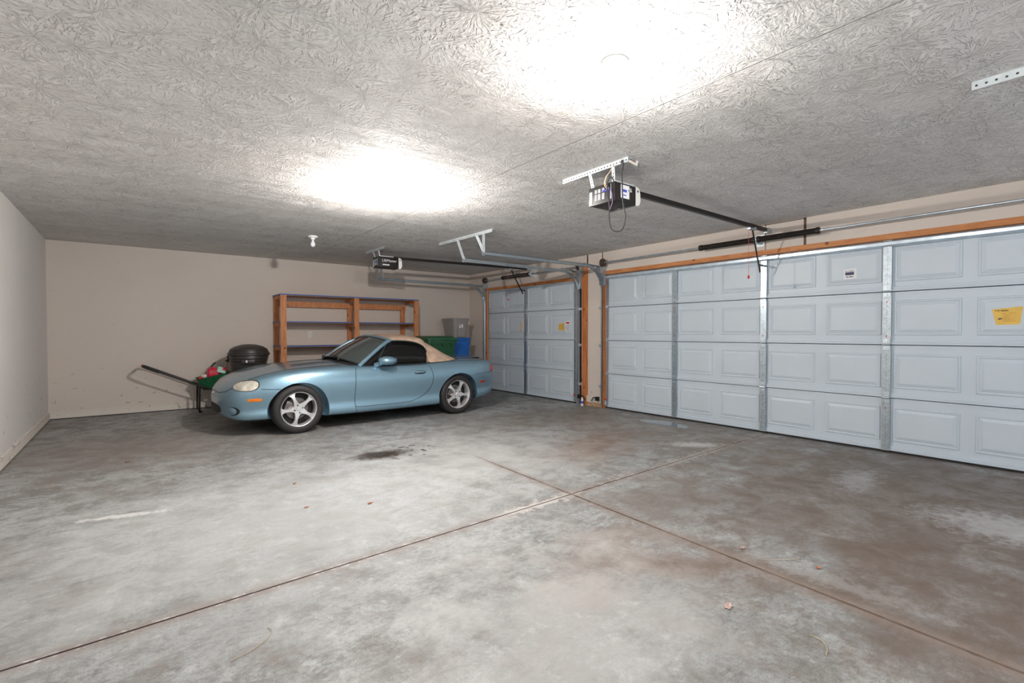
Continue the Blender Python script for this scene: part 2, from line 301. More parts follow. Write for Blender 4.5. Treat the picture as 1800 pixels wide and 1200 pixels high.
# ================================================================ mesh builder
class MB:
    def __init__(s): s.b = bmesh.new()
    def box(s, x0, x1, y0, y1, z0, z1, mi=0, rot=None, bev=0):
        vs = [s.b.verts.new((x, y, z)) for x in (x0, x1) for y in (y0, y1) for z in (z0, z1)]
        if rot is not None:
            c, R = rot
            for v in vs: v.co = R @ (v.co - Vector(c)) + Vector(c)
        fs = []
        for f in ((0, 1, 3, 2), (4, 6, 7, 5), (0, 4, 5, 1), (2, 3, 7, 6), (0, 2, 6, 4), (1, 5, 7, 3)):
            fc = s.b.faces.new([vs[i] for i in f]); fc.material_index = mi; fs.append(fc)
        if bev:
            es = list({e for f in fs for e in f.edges})
            r = bmesh.ops.bevel(s.b, geom=es, offset=bev, segments=2, profile=0.6, affect='EDGES')
            for f in r['faces']: f.material_index = mi
        return s
    def tube(s, pts, r, seg=8, mi=0, caps=True, smooth=True):
        pts = [Vector(p) for p in pts]; n = len(pts); rings = []
        rr = r if isinstance(r, (list, tuple)) else [r] * n
        up = None
        for i, p in enumerate(pts):
            t = (pts[min(i + 1, n - 1)] - pts[max(i - 1, 0)]).normalized()
            if up is None:
                up = Vector((0, 0, 1)) if abs(t.z) < 0.9 else Vector((1, 0, 0))
            a = t.cross(up)
            if a.length < 1e-6: a = t.cross(Vector((0.3, 1, 0)))
            a.normalize(); bb = a.cross(t).normalized(); up = bb
            rings.append([s.b.verts.new(p + rr[i] * (a * math.cos(2 * PI * k / seg) + bb * math.sin(2 * PI * k / seg))) for k in range(seg)])
        for i in range(n - 1):
            for k in range(seg):
                f = s.b.faces.new((rings[i][k], rings[i][(k + 1) % seg], rings[i + 1][(k + 1) % seg], rings[i + 1][k])); f.smooth = smooth; f.material_index = mi
        if caps:
            for rg in (rings[0][::-1], rings[-1]):
                f = s.b.faces.new(rg); f.material_index = mi
        return s
    def bar(s, p0, p1, w, h, mi=0, up=(0, 0, 1)):
        p0, p1 = Vector(p0), Vector(p1); t = (p1 - p0).normalized(); up = Vector(up)
        a = t.cross(up)
        if a.length < 1e-5: a = t.cross(Vector((1, 0, 0)))
        a.normalize(); b = a.cross(t).normalized()
        vs = [s.b.verts.new(p + a * (i * w / 2) + b * (j * h / 2)) for p in (p0, p1) for i, j in ((-1, -1), (1, -1), (1, 1), (-1, 1))]
        for f in ((3, 2, 1, 0), (4, 5, 6, 7), (0, 1, 5, 4), (1, 2, 6, 5), (2, 3, 7, 6), (3, 0, 4, 7)):
            fc = s.b.faces.new([vs[i] for i in f]); fc.material_index = mi
        return s
    def lathe(s, prof, M4=Matrix(), seg=32, mi=0, close=False, smooth=True):
        # prof: (r, h) ; axis = local z of M4
        rings = []
        for r, h in prof:
            if r < 1e-6: rings.append([s.b.verts.new(M4 @ Vector((0, 0, h)))])
            else: rings.append([s.b.verts.new(M4 @ Vector((r * math.cos(2 * PI * k / seg), r * math.sin(2 * PI * k / seg), h))) for k in range(seg)])
        pairs = list(zip(rings[:-1], rings[1:])) + ([(rings[-1], rings[0])] if close else [])
        for A, B in pairs:
            for k in range(seg):
                k2 = (k + 1) % seg
                if len(A) == 1 and len(B) == 1: continue
                if len(A) == 1: f = s.b.faces.new((A[0], B[k], B[k2]))
                elif len(B) == 1: f = s.b.faces.new((A[k], A[k2], B[0]))
                else: f = s.b.faces.new((A[k], A[k2], B[k2], B[k]))
                f.smooth = smooth; f.material_index = mi
        return s
    def grid(s, rows, mi=0, smooth=True, cyc=False):
        vr = [[s.b.verts.new(p) for p in r] for r in rows]
        for i in range(len(vr) - 1):
            m = len(vr[i]); 
            for j in range(m if cyc else m - 1):
                j2 = (j + 1) % m
                f = s.b.faces.new((vr[i][j], vr[i][j2], vr[i + 1][j2], vr[i + 1][j])); f.smooth = smooth; f.material_index = mi
        return vr
    def prism(s, poly, z0, z1, M4=Matrix(), mi=0, smooth=False):
        a = [s.b.verts.new(M4 @ Vector((x, y, z0))) for x, y in poly]; b = [s.b.verts.new(M4 @ Vector((x, y, z1))) for x, y in poly]
        s.b.faces.new(a[::-1]).material_index = mi; s.b.faces.new(b).material_index = mi
        for i in range(len(a)):
            j = (i + 1) % len(a); f = s.b.faces.new((a[i], a[j], b[j], b[i])); f.material_index = mi; f.smooth = smooth
        return s
    def build(s, name, mats, parent=None, sharp=35, recalc=True):
        if recalc: bmesh.ops.recalc_face_normals(s.b, faces=s.b.faces[:])
        me = bpy.data.meshes.new(name); s.b.to_mesh(me); s.b.free()
        for mm in (mats if isinstance(mats, (list, tuple)) else [mats]): me.materials.append(mm)
        if sharp: me.set_sharp_from_angle(angle=math.radians(sharp))
        o = bpy.data.objects.new(name, me); C.objects.link(o)
        if parent is not None: o.parent = parent
        return o

def tag(o, label=None, cat=None, group=None, kind=None):
    if label: o['label'] = label
    if cat: o['category'] = cat
    if group: o['group'] = group
    if kind: o['kind'] = kind
    return o
def empty(name, loc=(0, 0, 0), rz=0, **k):
    o = bpy.data.objects.new(name, None); C.objects.link(o); o.location = loc; o.rotation_euler = (0, 0, rz); o.empty_display_size = 0.1
    return tag(o, **k)
def origin(o, loc):        # move the origin of a mesh object without moving its shape
    d = Vector(loc) - o.location; o.data.transform(Matrix.Translation(-d)); o.location = loc; return o
def loc_parent(o, root):   # mesh built in world coordinates, hung under an Empty placed elsewhere
    o.parent = root; R = Matrix.Rotation(root.rotation_euler.z, 4, 'Z'); o.data.transform((Matrix.Translation(root.location) @ R).inverted()); return o
def struct(o, label=None): o['kind'] = 'structure'; 
def setlabel(o, l): o['label'] = l; return o

# ================================================================ room shell
mb = MB(); mb.box(XL - 0.1, 7.6, YN, YB + 0.1, -0.12, 0); o = mb.build('floor', M['floor']); tag(o, 'worn grey concrete slab with two crossing saw-cut joints', kind='structure')
mb = MB(); mb.box(XL - 0.1, 6.3, YN, YB + 0.1, H, H + 0.1); o = mb.build('ceiling', M['ceiling']); tag(o, 'white ceiling with stomped crow foot plaster texture', kind='structure')
mb = MB(); mb.box(XL - 0.1, 6.3, YB, YB + 0.12, 0, H); o = mb.build('wall_back', M['wall']); tag(o, 'beige drywall behind the car', kind='structure')
mb = MB(); mb.box(XL - 0.12, XL, YN, YB, 0, H); o = mb.build('wall_left', M['wallL']); tag(o, 'pale drywall at the left', kind='structure')
DT = 2.10
mb = MB()
mb.box(XW, XW + 0.14, YN, BIG[0] - 0.0, 0, H)
mb.box(XW, XW + 0.14, 5.335, 5.76, 0.10, H)
mb.box(XW, XW + 0.06, 8.615, YB, 0, H)
mb.box(XW, XW + 0.14, BIG[0], 5.335, DT + 0.05, H)
mb.box(XW, XW + 0.14, 5.76, 8.615, DT + 0.02, H)
o = mb.build('wall_right', M['wall']); tag(o, 'beige drywall around the two garage doors', kind='structure')
# baseboards
def baseboard(name, pts, nrm, label):
    mb = MB(); (x0, y0), (x1, y1) = pts; nx, ny = nrm
    for z0, z1, t in ((0.012, 0.082, 0.018), (0.082, 0.088, 0.006), (0.088, 0.104, 0.013)):
        xs = sorted((x0, x1 + nx * t)) if nx else (min(x0, x1), max(x0, x1)); ys = sorted((y0, y1 + ny * t)) if ny else (min(y0, y1), max(y0, y1))
        mb.box(xs[0], xs[1], ys[0], ys[1], z0, z1)
    mb.box(*(sorted((x0, x1 + nx * 0.006)) if nx else (min(x0, x1), max(x0, x1))), *(sorted((y0, y1 + ny * 0.006)) if ny else (min(y0, y1), max(y0, y1))), 0.0, 0.012, 1)
    o = mb.build(name, [M['base'], M['hole']]); tag(o, label, kind='structure')
baseboard('baseboard_left', ((XL, YN), (XL, YB - 0.02)), (1, 0), 'scuffed painted baseboard along the left wall')
baseboard('baseboard_back', ((XL, YB), (4.9, YB)), (0, -1), 'scuffed painted baseboard along the back wall')
mb = MB(); mb.box(XW - 0.014, XW, 5.345, 5.68, 0.07, 0.17); o = mb.build('baseboard_right', M['base']); tag(o, 'short painted baseboard on the pier between the garage doors', kind='structure')
mb = MB(); mb.box(XW, XW + 0.14, 5.345, 5.76, 0, 0.10); o = mb.build('trim_1', M['ply']); tag(o, 'raw wood sill under the pier between the garage doors', kind='structure')
# wood framing around the doors
def trim(k, boxes, m, label):
    mb = MB()
    for bx in boxes: mb.box(*bx)
    o = mb.build('trim_%d' % k, m); tag(o, label, kind='structure')
trim(2, [(XW - 0.006, XW + 0.07, BIG[0] - 0.05, 5.335, 2.122, 2.178)], M['woodH'], 'raw wood header board above the wide garage door')
trim(3, [(XW - 0.006, XW + 0.07, 5.80, 8.60, 2.085, 2.14)], M['woodH'], 'raw wood header board above the narrow garage door')
trim(4, [(XW - 0.012, XW + 0.08, 5.665, 5.80, 0.02, 2.30)], M['woodJ'], 'raw wood jamb post on the right side of the narrow garage door')
trim(5, [(XW - 0.012, XW + 0.05, 5.318, 5.336, 0.0, 2.31)], M['woodJ'], 'raw wood jamb on the left side of the wide garage door')
trim(6, [(XW - 0.012, XW + 0.05, 8.588, 8.614, 0.0, 2.31)], M['woodJ'], 'raw wood jamb in the back corner beside the narrow garage door')
trim(7, [(XW - 0.012, XW + 0.07, BIG[0] - 0.045, BIG[0] - 0.002, 0.0, 2.31)], M['woodJ'], 'raw wood jamb on the right side of the wide garage door')
mb = MB(); mb.box(XW - 0.004, XW, 2.36, 2.385, 2.165, H); mb.box(XW - 0.004, XW, 2.36, 2.95, H - 0.012, H - 0.004); mb.box(XW - 0.004, XW, 2.80, 2.806, 2.165, H)
mb.box(XW - 0.003, XW, 5.345, 5.36, 2.31, H); mb.box(XW - 0.003, XW, 5.665, 5.69, 2.30, H)
o = mb.build('trim_8', M['bronze']); tag(o, 'unfinished drywall edges on the wall above the doors', kind='structure')
# apron outside, only seen through the thresholds
# ================================================================ garage doors (door_1 wide, door_2 narrow)
SECT = 0.530; Z0 = 0.022
def door_section(y0, y1, z0, npan, parent, first):
    mb = MB(); h = SECT - 0.007
    mb.box(XD, XD + 0.035, y0, y1, z0, z0 + h)
    mb.box(XD - 0.022, XD, y0, y1, z0 + 0.001, z0 + 0.020, bev=0.003)          # bottom lip
    mb.box(XD - 0.013, XD, y0, y1, z0 + 0.020, z0 + 0.046, bev=0.004)
    mb.box(XD - 0.004, XD, y0, y1, z0 + h - 0.024, z0 + h)
    mb.box(XD + 0.012, XD + 0.03, y0, y1, z0 + h, z0 + SECT, 1)                  # tongue of the joint, coloured dark to stand in for shadow
    pw = (y1 - y0 - 0.13) / npan; y0 += 0.065; y1 -= 0.065
    for k in range(npan):
        a = y0 + k * pw + 0.052; c = y0 + (k + 1) * pw - 0.052; b0 = z0 + 0.095; b1 = z0 + h - 0.085
        rings = []
        for ins, dx in ((0, -0.0003), (0.005, -0.010), (0.016, -0.010), (0.022, -0.003), (0.052, -0.014), (0.056, -0.014)):
            rings.append([(XD + dx, a + ins, b0 + ins), (XD + dx, c - ins, b0 + ins), (XD + dx, c - ins, b1 - ins), (XD + dx, a + ins, b1 - ins)])
        vr = mb.grid(rings, smooth=False, cyc=True); mb.b.faces.new(vr[-1])
    o = mb.build('door_section', [M['door'], M['hole']], parent, sharp=20); return o
def garage_door(name, rng, npan, stiles, label, near_is_edge=True):
    root = empty(name, (XD, (rng[0] + rng[1]) / 2, 0), label=label, kind='structure')
    y0, y1 = rng
    def put(mb, nm, ms, lab=None):
        o = loc_parent(mb.build(nm, ms), root)
        if lab: o['label'] = lab
        return o
    for k in range(4):
        s = door_section(y0, y1, Z0 + k * SECT, npan, None, k == 0); loc_parent(s, root)
    for y in stiles:
        mb = MB()
        for k in range(4):
            z = Z0 + k * SECT; top = z + SECT - 0.012
            mb.box(XD - 0.036, XD - 0.033, y - 0.035, y + 0.035, z + 0.0, top)
            mb.box(XD - 0.034, XD, y - 0.035, y - 0.032, z + 0.02, top); mb.box(XD - 0.034, XD, y + 0.032, y + 0.035, z + 0.02, top)
            for q in range(22):
                if q % 4 == 3: continue
                zz = z + 0.05 + q * 0.021
                for yy in ((y - 0.018, y, y + 0.018) if q % 5 == 0 else (y,)): mb.box(XD - 0.0366, XD - 0.036, yy - 0.0025, yy + 0.0025, zz - 0.003, zz + 0.003, 1)
        put(mb, 'centre_stile', [M['galv'], M['hole']])
        for k in range(1, 4):
            z = Z0 + k * SECT; mb = MB()
            mb.box(XD - 0.042, XD - 0.038, y - 0.03, y + 0.03, z - 0.055, z - 0.012); mb.box(XD - 0.042, XD - 0.038, y - 0.03, y + 0.03, z + 0.012, z + 0.06)
            mb.tube([(XD - 0.046, y - 0.032, z), (XD - 0.046, y + 0.032, z)], 0.008, 10)
            for zz in (z - 0.035, z + 0.04): mb.lathe([(0, 0.010), (0.007, 0.008), (0.007, 0)], Matrix.Translation((XD - 0.042, y, zz)) @ Matrix.Rotation(-PI / 2, 4, 'Y'), 8)
            put(mb, 'hinge', M['steel'])
            mb = MB(); mb.lathe([(0, 0.0012), (0.007, 0.001), (0.007, 0)], Matrix.Translation((XD - 0.0366, y + 0.002, z + 0.085 - (k % 2) * 0.19)) @ Matrix.Rotation(-PI / 2, 4, 'Y'), 10)
            put(mb, 'paint_dot', M['red'], 'small red inspection dot on the stile')
    for y, sg in ((y0, 1), (y1, -1)):
        mb = MB()
        for k in range(4):
            z = Z0 + k * SECT; a, b = sorted((y, y + sg * 0.062)); mb.box(XD - 0.026, XD - 0.0232, a, b, z + 0.01, z + SECT - 0.012)
            mb.box(XD - 0.045, XD - 0.0082, *sorted((y, y + sg * 0.004)), z + 0.01, z + SECT - 0.012)
        put(mb, 'end_stile', M['galv'])
        for k in range(0, 5):
            z = Z0 + k * SECT + (0.05 if k == 0 else (-0.06 if k == 4 else 0)); mb = MB(); yc = y + sg * 0.03
            mb.box(XD - 0.03, XD - 0.017, yc - 0.022, yc + 0.022, z - 0.035, z + 0.035, bev=0.003)
            mb.tube([(XD - 0.055, yc + sg * 0.02, z), (XD - 0.055, yc - sg * 0.05, z)], 0.006, 8)
            mb.box(XD - 0.06, XD - 0.03, yc - 0.012, yc + 0.012, z - 0.008, z + 0.008)
            put(mb, 'roller_hinge', M['steel'])
        mb = MB(); yc = y + sg * 0.035; mb.lathe([(0.004, 0), (0.016, 0), (0.016, 0.018), (0.006, 0.03)], Matrix.Translation((XD - 0.048, yc, 0.13)), 12); put(mb, 'cable_cap', M['red'], 'small red plastic cap by the bottom bracket')
        mb = MB(); mb.lathe([(0.004, 0), (0.018, 0), (0.018, 0.075), (0.01, 0.08)], Matrix.Translation((XD - 0.048, yc, 0.05)), 12); put(mb, 'bottom_bracket', M['galv'])
    # top strut: a long U channel
    zt = Z0 + 4 * SECT
    mb = MB(); prof = [(-0.012, -0.088), (-0.040, -0.084), (-0.055, -0.070), (-0.055, -0.040), (-0.040, -0.028), (-0.014, -0.024)]
    rows = [[(XD + x, yy, zt + z) for x, z in prof] for yy in (y0 + 0.01, y1 - 0.01)]
    mb.grid(rows, smooth=False); 
    rows = [[(XD + x + 0.003, yy, zt + z) for x, z in prof] for yy in (y0 + 0.01, y1 - 0.01)]
    mb.grid(rows, smooth=False)
    mb.box(XD - 0.016, XD - 0.010, y0 + 0.01, y1 - 0.01, zt - 0.028, zt - 0.006)
    put(mb, 'top_strut', M['strut'])
    mb = MB(); mb.box(XD - 0.004, XD + 0.035, y0, y1, 0.0, Z0 + 0.003); put(mb, 'bottom_seal', M['rubber'])
    mb = MB(); mb.box(XD + 0.05, XD + 0.06, y0 - 0.1, y1 + 0.1, 0, 2.3); put(mb, 'dark_backing', M['rubber'])  # dark sheet added behind the door to keep daylight out of the gaps
    return root, put
d1, put1 = garage_door('door_1', BIG, 8, (S0 - 1.219, S0, S0 + 1.219), 'wide white raised-panel sectional garage door')
d2, put2 = garage_door('door_2', SML, 4, ((SML[0] + SML[1]) / 2,), 'narrow white raised-panel sectional garage door behind the car')
# stickers and marks, flat things stuck on the door skins
def flat_sticker(put, name, quad, m, lab, x=XD - 0.0152, th=0.0006):
    mb = MB(); a = [mb.b.verts.new((x, y, z)) for y, z in quad]; b = [mb.b.verts.new((x + th, y, z)) for y, z in quad]
    mb.b.faces.new(a); mb.b.faces.new(b[::-1])
    for i in range(4): j = (i + 1) % 4; mb.b.faces.new((a[i], b[i], b[j], a[j]))
    return put(mb, name, m, lab)
flat_sticker(put1, 'company_sticker', [(2.012, 1.868), (1.895, 1.878), (1.895, 1.770), (2.012, 1.765)], M['sticker'], 'white rectangular sticker with dark lines of print')
def printlines(put, lines, m, x, name='print'):
    mb = MB()
    for (ya, yb, z, h, nchar) in lines:
        w = (ya - yb) / nchar
        for k in range(nchar):
            r = random.random()
            if r < 0.12: continue
            y1_ = ya - k * w; mb.box(x, x + 0.0004, y1_ - w * (0.55 + 0.3 * random.random()), y1_, z - h / 2, z + h / 2)
    return put(mb, name, m)
mb = MB(); mb.box(XD - 0.0160, XD - 0.0153, 1.918, 1.998, 1.808, 1.838); mb2 = None
put1(mb, 'print_band', M['ink'])
printlines(put1, [(1.998, 1.918, 1.848, 0.009, 14), (1.990, 1.925, 1.789, 0.012, 12)], M['ink'], XD - 0.0160)
flat_sticker(put1, 'warning_label', [(0.867, 1.405), (0.675, 1.425), (0.692, 1.272), (0.838, 1.268)], M['yellow'], 'yellow trapezoid warning label with curled corners')
printlines(put1, [(0.845, 0.76, 1.392, 0.010, 12)], M['bronze'], XD - 0.0160)
printlines(put1, [(0.80, 0.715, 1.37 - 0.014 * k, 0.004, 16) for k in range(6)], M['rust'], XD - 0.0160)
mb = MB(); mb.prism([(0, 0), (0.028, 0.007), (0.030, 0.014), (0.012, 0.016), (0.006, 0.011)], 0, 0.0006, Matrix.Translation((XD - 0.0155, 0.83, 1.312)) @ Matrix(((0, 0, -1, 0), (-1, 0, 0, 0), (0, 1, 0, 0), (0, 0, 0, 1)))); put1(mb, 'hand_symbol', M['ink'])
flat_sticker(put2, 'warning_label', [(6.433, 1.365), (6.29, 1.37), (6.29, 1.245), (6.433, 1.245)], M['yellow'], 'square yellow warning label')
printlines(put2, [(6.42, 6.30, 1.345 - 0.018 * k, 0.006, 10) for k in range(5)], M['rust'], XD - 0.0160)
flat_sticker(put2, 'company_sticker', [(6.262, 1.405), (6.148, 1.41), (6.148, 1.22), (6.262, 1.215)], M['sticker'], 'white sticker with a red heading')
mb = MB(); mb.box(XD - 0.0160, XD - 0.0153, 6.165, 6.245, 1.36, 1.39); put2(mb, 'red_heading', M['red'])
printlines(put2, [(6.25, 6.16, 1.33 - 0.022 * k, 0.008, 10) for k in range(5)], M['ink'], XD - 0.0160)
flat_sticker(put2, 'faded_tag', [(7.535, 1.40), (7.452, 1.405), (7.46, 1.235), (7.53, 1.24)], M['wire'], 'faded peach paper tag')

# ================================================================ tracks
def channel(mb, pts, side, w=0.045, d=0.026, mi=0):
    """open C rail swept along a path lying in an X-Z plane; side=+1 opens towards +Y"""
    pts = [Vector(p) for p in pts]; n = len(pts); rows = []
    prof = [(-w / 2, d), (-w / 2, 0), (w / 2, 0), (w / 2, d)]
    for inset in (0, 0.003):
        rows = []
        for i, p in enumerate(pts):
            t = (pts[min(i + 1, n - 1)] - pts[max(i - 1, 0)]).normalized(); nn = Vector((-t.z, 0, t.x))
            rows.append([p + nn * (u - math.copysign(inset, u)) + Vector((0, side * (v + (inset if v == 0 else 0)), 0)) for u, v in prof])
        mb.grid(rows, mi, smooth=False)
def track(yv, xe, zh, side, label, x_hang, straps=None):
    root = empty('garage_door_track', (5.93, yv, 0), label=label, cat='door track', group='garage door tracks')
    xv = 5.915; r = 0.38; mb = MB()
    channel(mb, [(xv, yv, 0.02), (xv, yv, zh - r)], side); loc_parent(mb.build('vertical_track', M['galv'], sharp=25), root)
    mb = MB(); channel(mb, [(xv - r + r * math.cos(a), yv, zh - r + r * math.sin(a)) for a in [i * PI / 2 / 14 for i in range(15)]], side)
    loc_parent(mb.build('curved_track', M['galv'], sharp=25), root)
    mb = MB(); channel(mb, [(xv - r, yv, zh), (xe, yv, zh)], side)
    loc_parent(mb.build('horizontal_track', M['galv'], sharp=25), root)
    mb = MB(); mb.box(xe - 0.02, xe + 0.03, yv - 0.004, yv - 0.001, zh - 0.03, zh + 0.05); loc_parent(mb.build('end_bracket', M['galv']), root)
    mb = MB(); mb.bar((xv + 0.005, yv - side * 0.004, zh + 0.0), (xv - 0.42, yv - side * 0.004, zh + 0.028), 0.004, 0.028)      # flag bracket arm
    mb.box(xv - 0.01, xv + 0.02, yv - 0.05, yv + 0.05, zh - 0.28, zh + 0.06)
    loc_parent(mb.build('flag_bracket', M['galv']), root)
    for z in (0.35, 1.0, 1.6):
        mb = MB(); mb.box(xv - 0.012, XW - 0.001, yv - side * 0.03 - 0.028, yv - side * 0.03 + 0.028, z - 0.02, z + 0.02); loc_parent(mb.build('wall_bracket', M['strut']), root)
    for (a, b) in straps or []:
        mb = MB(); perf_strap(mb, a, b); loc_parent(mb.build('hanger_strap', [M['perf'], M['hole']]), root)
    return root
def perf_strap(mb, a, b, w=0.032, t=0.003, face=None):
    a, b = Vector(a), Vector(b); d = b - a; L = d.length; t_ = d.normalized()
    nrm = Vector(face) if face else Vector((-0.7, -0.7, 0)); nrm = (nrm - t_ * nrm.dot(t_)).normalized()
    mb.bar(a, b, w, t, 0, up=nrm)
    s = t_.cross(nrm).normalized()
    mb.bar(a + s * w / 2 + nrm * -w * 0.4, b + s * w / 2 + nrm * -w * 0.4, t, w * 0.8, 0, up=nrm)
    k = int(L / 0.024)
    for i in range(k):
        p = a + d * ((i + 0.5) / k) + nrm * (t / 2 + 0.0004)
        mb.lathe([(0, 0.0006), (0.0055, 0.0003)], Matrix.Translation(p) @ nrm.to_track_quat('Z', 'Y').to_matrix().to_4x4(), 8, 1)
def perf_angle(name, a, b, label=None, w=0.036, pit=0.03):
    """perforated angle iron screwed to the ceiling"""
    a, b = Vector(a), Vector(b); d = (b - a).normalized(); L = (b - a).length
    mb = MB(); s = Vector((0, 0, 1)).cross(d).normalized()
    if s.x > 0: s = -s
    mb.bar(a + Vector((0, 0, -0.0015)) - s * w / 2, b + Vector((0, 0, -0.0015)) - s * w / 2, w, 0.003, 0)
    mb.bar(a + Vector((0, 0, -w / 2)), b + Vector((0, 0, -w / 2)), 0.003, w, 0)
    n = int(L / pit)
    for i in range(n):
        p = a + d * (L * (i + 0.5) / n) + Vector((0, 0, -w * 0.55)) + s * 0.0019
        mb.lathe([(0, 0.0008), (0.0058, 0.0004)], Matrix.Translation(p) @ s.to_track_quat('Z', 'Y').to_matrix().to_4x4(), 8, 1)
    return mb.build(name, [M['perf'], M['hole']])
track(5.345, 3.64, 2.238, -1, 'galvanised track at the left side of the wide garage door', 3.64,
      [((3.52, 5.16, H - 0.02), (3.645, 5.34, 2.25)), ((3.51, 5.31, H - 0.02), (3.65, 5.345, 2.25))])
track(5.855, 3.655, 2.212, 1, 'galvanised track at the right side of the narrow garage door', 3.655,
      [((3.49, 5.74, H - 0.02), (3.66, 5.85, 2.22))])
track(8.66, 3.555, 2.185, -1, 'galvanised track running along the back wall above the shelving', 3.555,
      [((3.56, 8.635, H - 0.002), (3.56, 8.635, 2.19)), ((3.62, 8.635, H - 0.002), (3.66, 8.635, 2.19))])
o = perf_angle('ceiling_angle_bar', (3.476, 6.216, H), (3.52, 4.975, H)); tag(o, 'perforated steel angle on the ceiling holding two door tracks, above the narrow garage door', 'angle bar', 'perforated angle bars on the ceiling'); origin(o, (3.5, 5.6, H))
o = perf_angle('ceiling_angle_bar', (3.421, 0.584, H), (3.40, -0.30, H), w=0.042, pit=0.036); tag(o, 'perforated steel angle on the ceiling at the upper right edge of the picture', 'angle bar', 'perforated angle bars on the ceiling'); origin(o, (3.41, 0.1, H))

# ================================================================ torsion springs
def torsion(y0, y1, z, springs, cy, label, xs=5.83):
    root = empty('torsion_spring_shaft', (xs, cy, z), label=label, cat='torsion spring', group='torsion spring shafts')
    mb = MB(); mb.tube([(xs, y0, z), (xs, y1, z)], 0.0125, 12); loc_parent(mb.build('shaft', M['steel']), root)
    for a, b in springs:
        mb = MB(); n = int((b - a) / 0.011); pr = []
        for i in range(n): pr += [(0.028, i * 0.011), (0.033, i * 0.011 + 0.0055)]
        pr = [(0.014, 0)] + pr + [(0.028, n * 0.011), (0.014, n * 0.011)]
        sag = Matrix.Translation((xs, a, z)) @ Matrix.Rotation(-PI / 2, 4, 'X')
        mb.lathe(pr, sag, 14, smooth=False)
        for e in (a, b): mb.lathe([(0.014, -0.02), (0.035, -0.018), (0.038, 0.0), (0.035, 0.018), (0.014, 0.02)], Matrix.Translation((xs, e, z)) @ Matrix.Rotation(-PI / 2, 4, 'X'), 14)
        loc_parent(mb.build('spring', M['spring'], sharp=20), root)
    mb = MB(); mb.box(xs - 0.002, XW - 0.001, cy - 0.003, cy + 0.003, z - 0.05, z + 0.05); mb.box(XW - 0.005, XW - 0.001, cy - 0.045, cy + 0.045, z - 0.07, z + 0.07)
    mb.lathe([(0.013, -0.02), (0.03, -0.02), (0.03, 0.02), (0.013, 0.02)], Matrix.Translation((xs, cy, z)) @ Matrix.Rotation(-PI / 2, 4, 'X'), 14)
    loc_parent(mb.build('centre_bracket', M['perf']), root)
    for y in (y0, y1):
        mb = MB(); sg = 1 if y == y1 else -1
        mb.lathe([(0.013, -0.022), (0.058, -0.022), (0.062, -0.012), (0.05, -0.008), (0.05, 0.012), (0.06, 0.02), (0.013, 0.022)], Matrix.Translation((xs, y, z)) @ Matrix.Rotation(-PI / 2, 4, 'X'), 20)
        loc_parent(mb.build('cable_drum', M['bronze']), root)
        mb = MB(); mb.box(xs - 0.03, XW - 0.013, y + sg * 0.028, y + sg * 0.034, z - 0.16, z + 0.03); loc_parent(mb.build('end_bearing_plate', M['galv']), root)
        mb = MB(); mb.tube([(xs + 0.052, y, z), (5.895, y, z - 0.3), (5.92, y, 0.12)], 0.002, 6); loc_parent(mb.build('lift_cable', M['galv']), root)
    return root
torsion(0.44, 5.25, 2.295, [(2.90, 3.575), (2.205, 2.83)], 2.865, 'long steel shaft with two dark springs above the wide garage door')
torsion(5.77, 8.50, 2.29, [(7.06, 7.87)], 7.02, 'steel shaft with one dark spring above the narrow garage door')

# ================================================================ door openers
def text_mesh(txt, size, M4, m, name, root):
    cu = bpy.data.curves.new('t', 'FONT'); cu.body = txt; cu.size = size; cu.extrude = 0.0004; cu.align_x = 'CENTER'; cu.align_y = 'CENTER'
    ob = bpy.data.objects.new('t', cu); C.objects.link(ob)
    me = bpy.data.meshes.new_from_object(ob); me.name = name; bpy.data.objects.remove(ob); bpy.data.curves.remove(cu)
    me.transform(M4); me.materials.clear(); me.materials.append(m); o = bpy.data.objects.new(name, me); C.objects.link(o); return loc_parent(o, root)
FACE_Y = lambda p: Matrix.Translation(p) @ Matrix(((1, 0, 0, 0), (0, 0, -1, 0), (0, 1, 0, 0), (0, 0, 0, 1)))      # text facing -Y
def FACE_X(p): return Matrix.Translation(p) @ Matrix(((0, 0, -1, 0), (-1, 0, 0, 0), (0, 1, 0, 0), (0, 0, 0, 1)))   # text facing -X
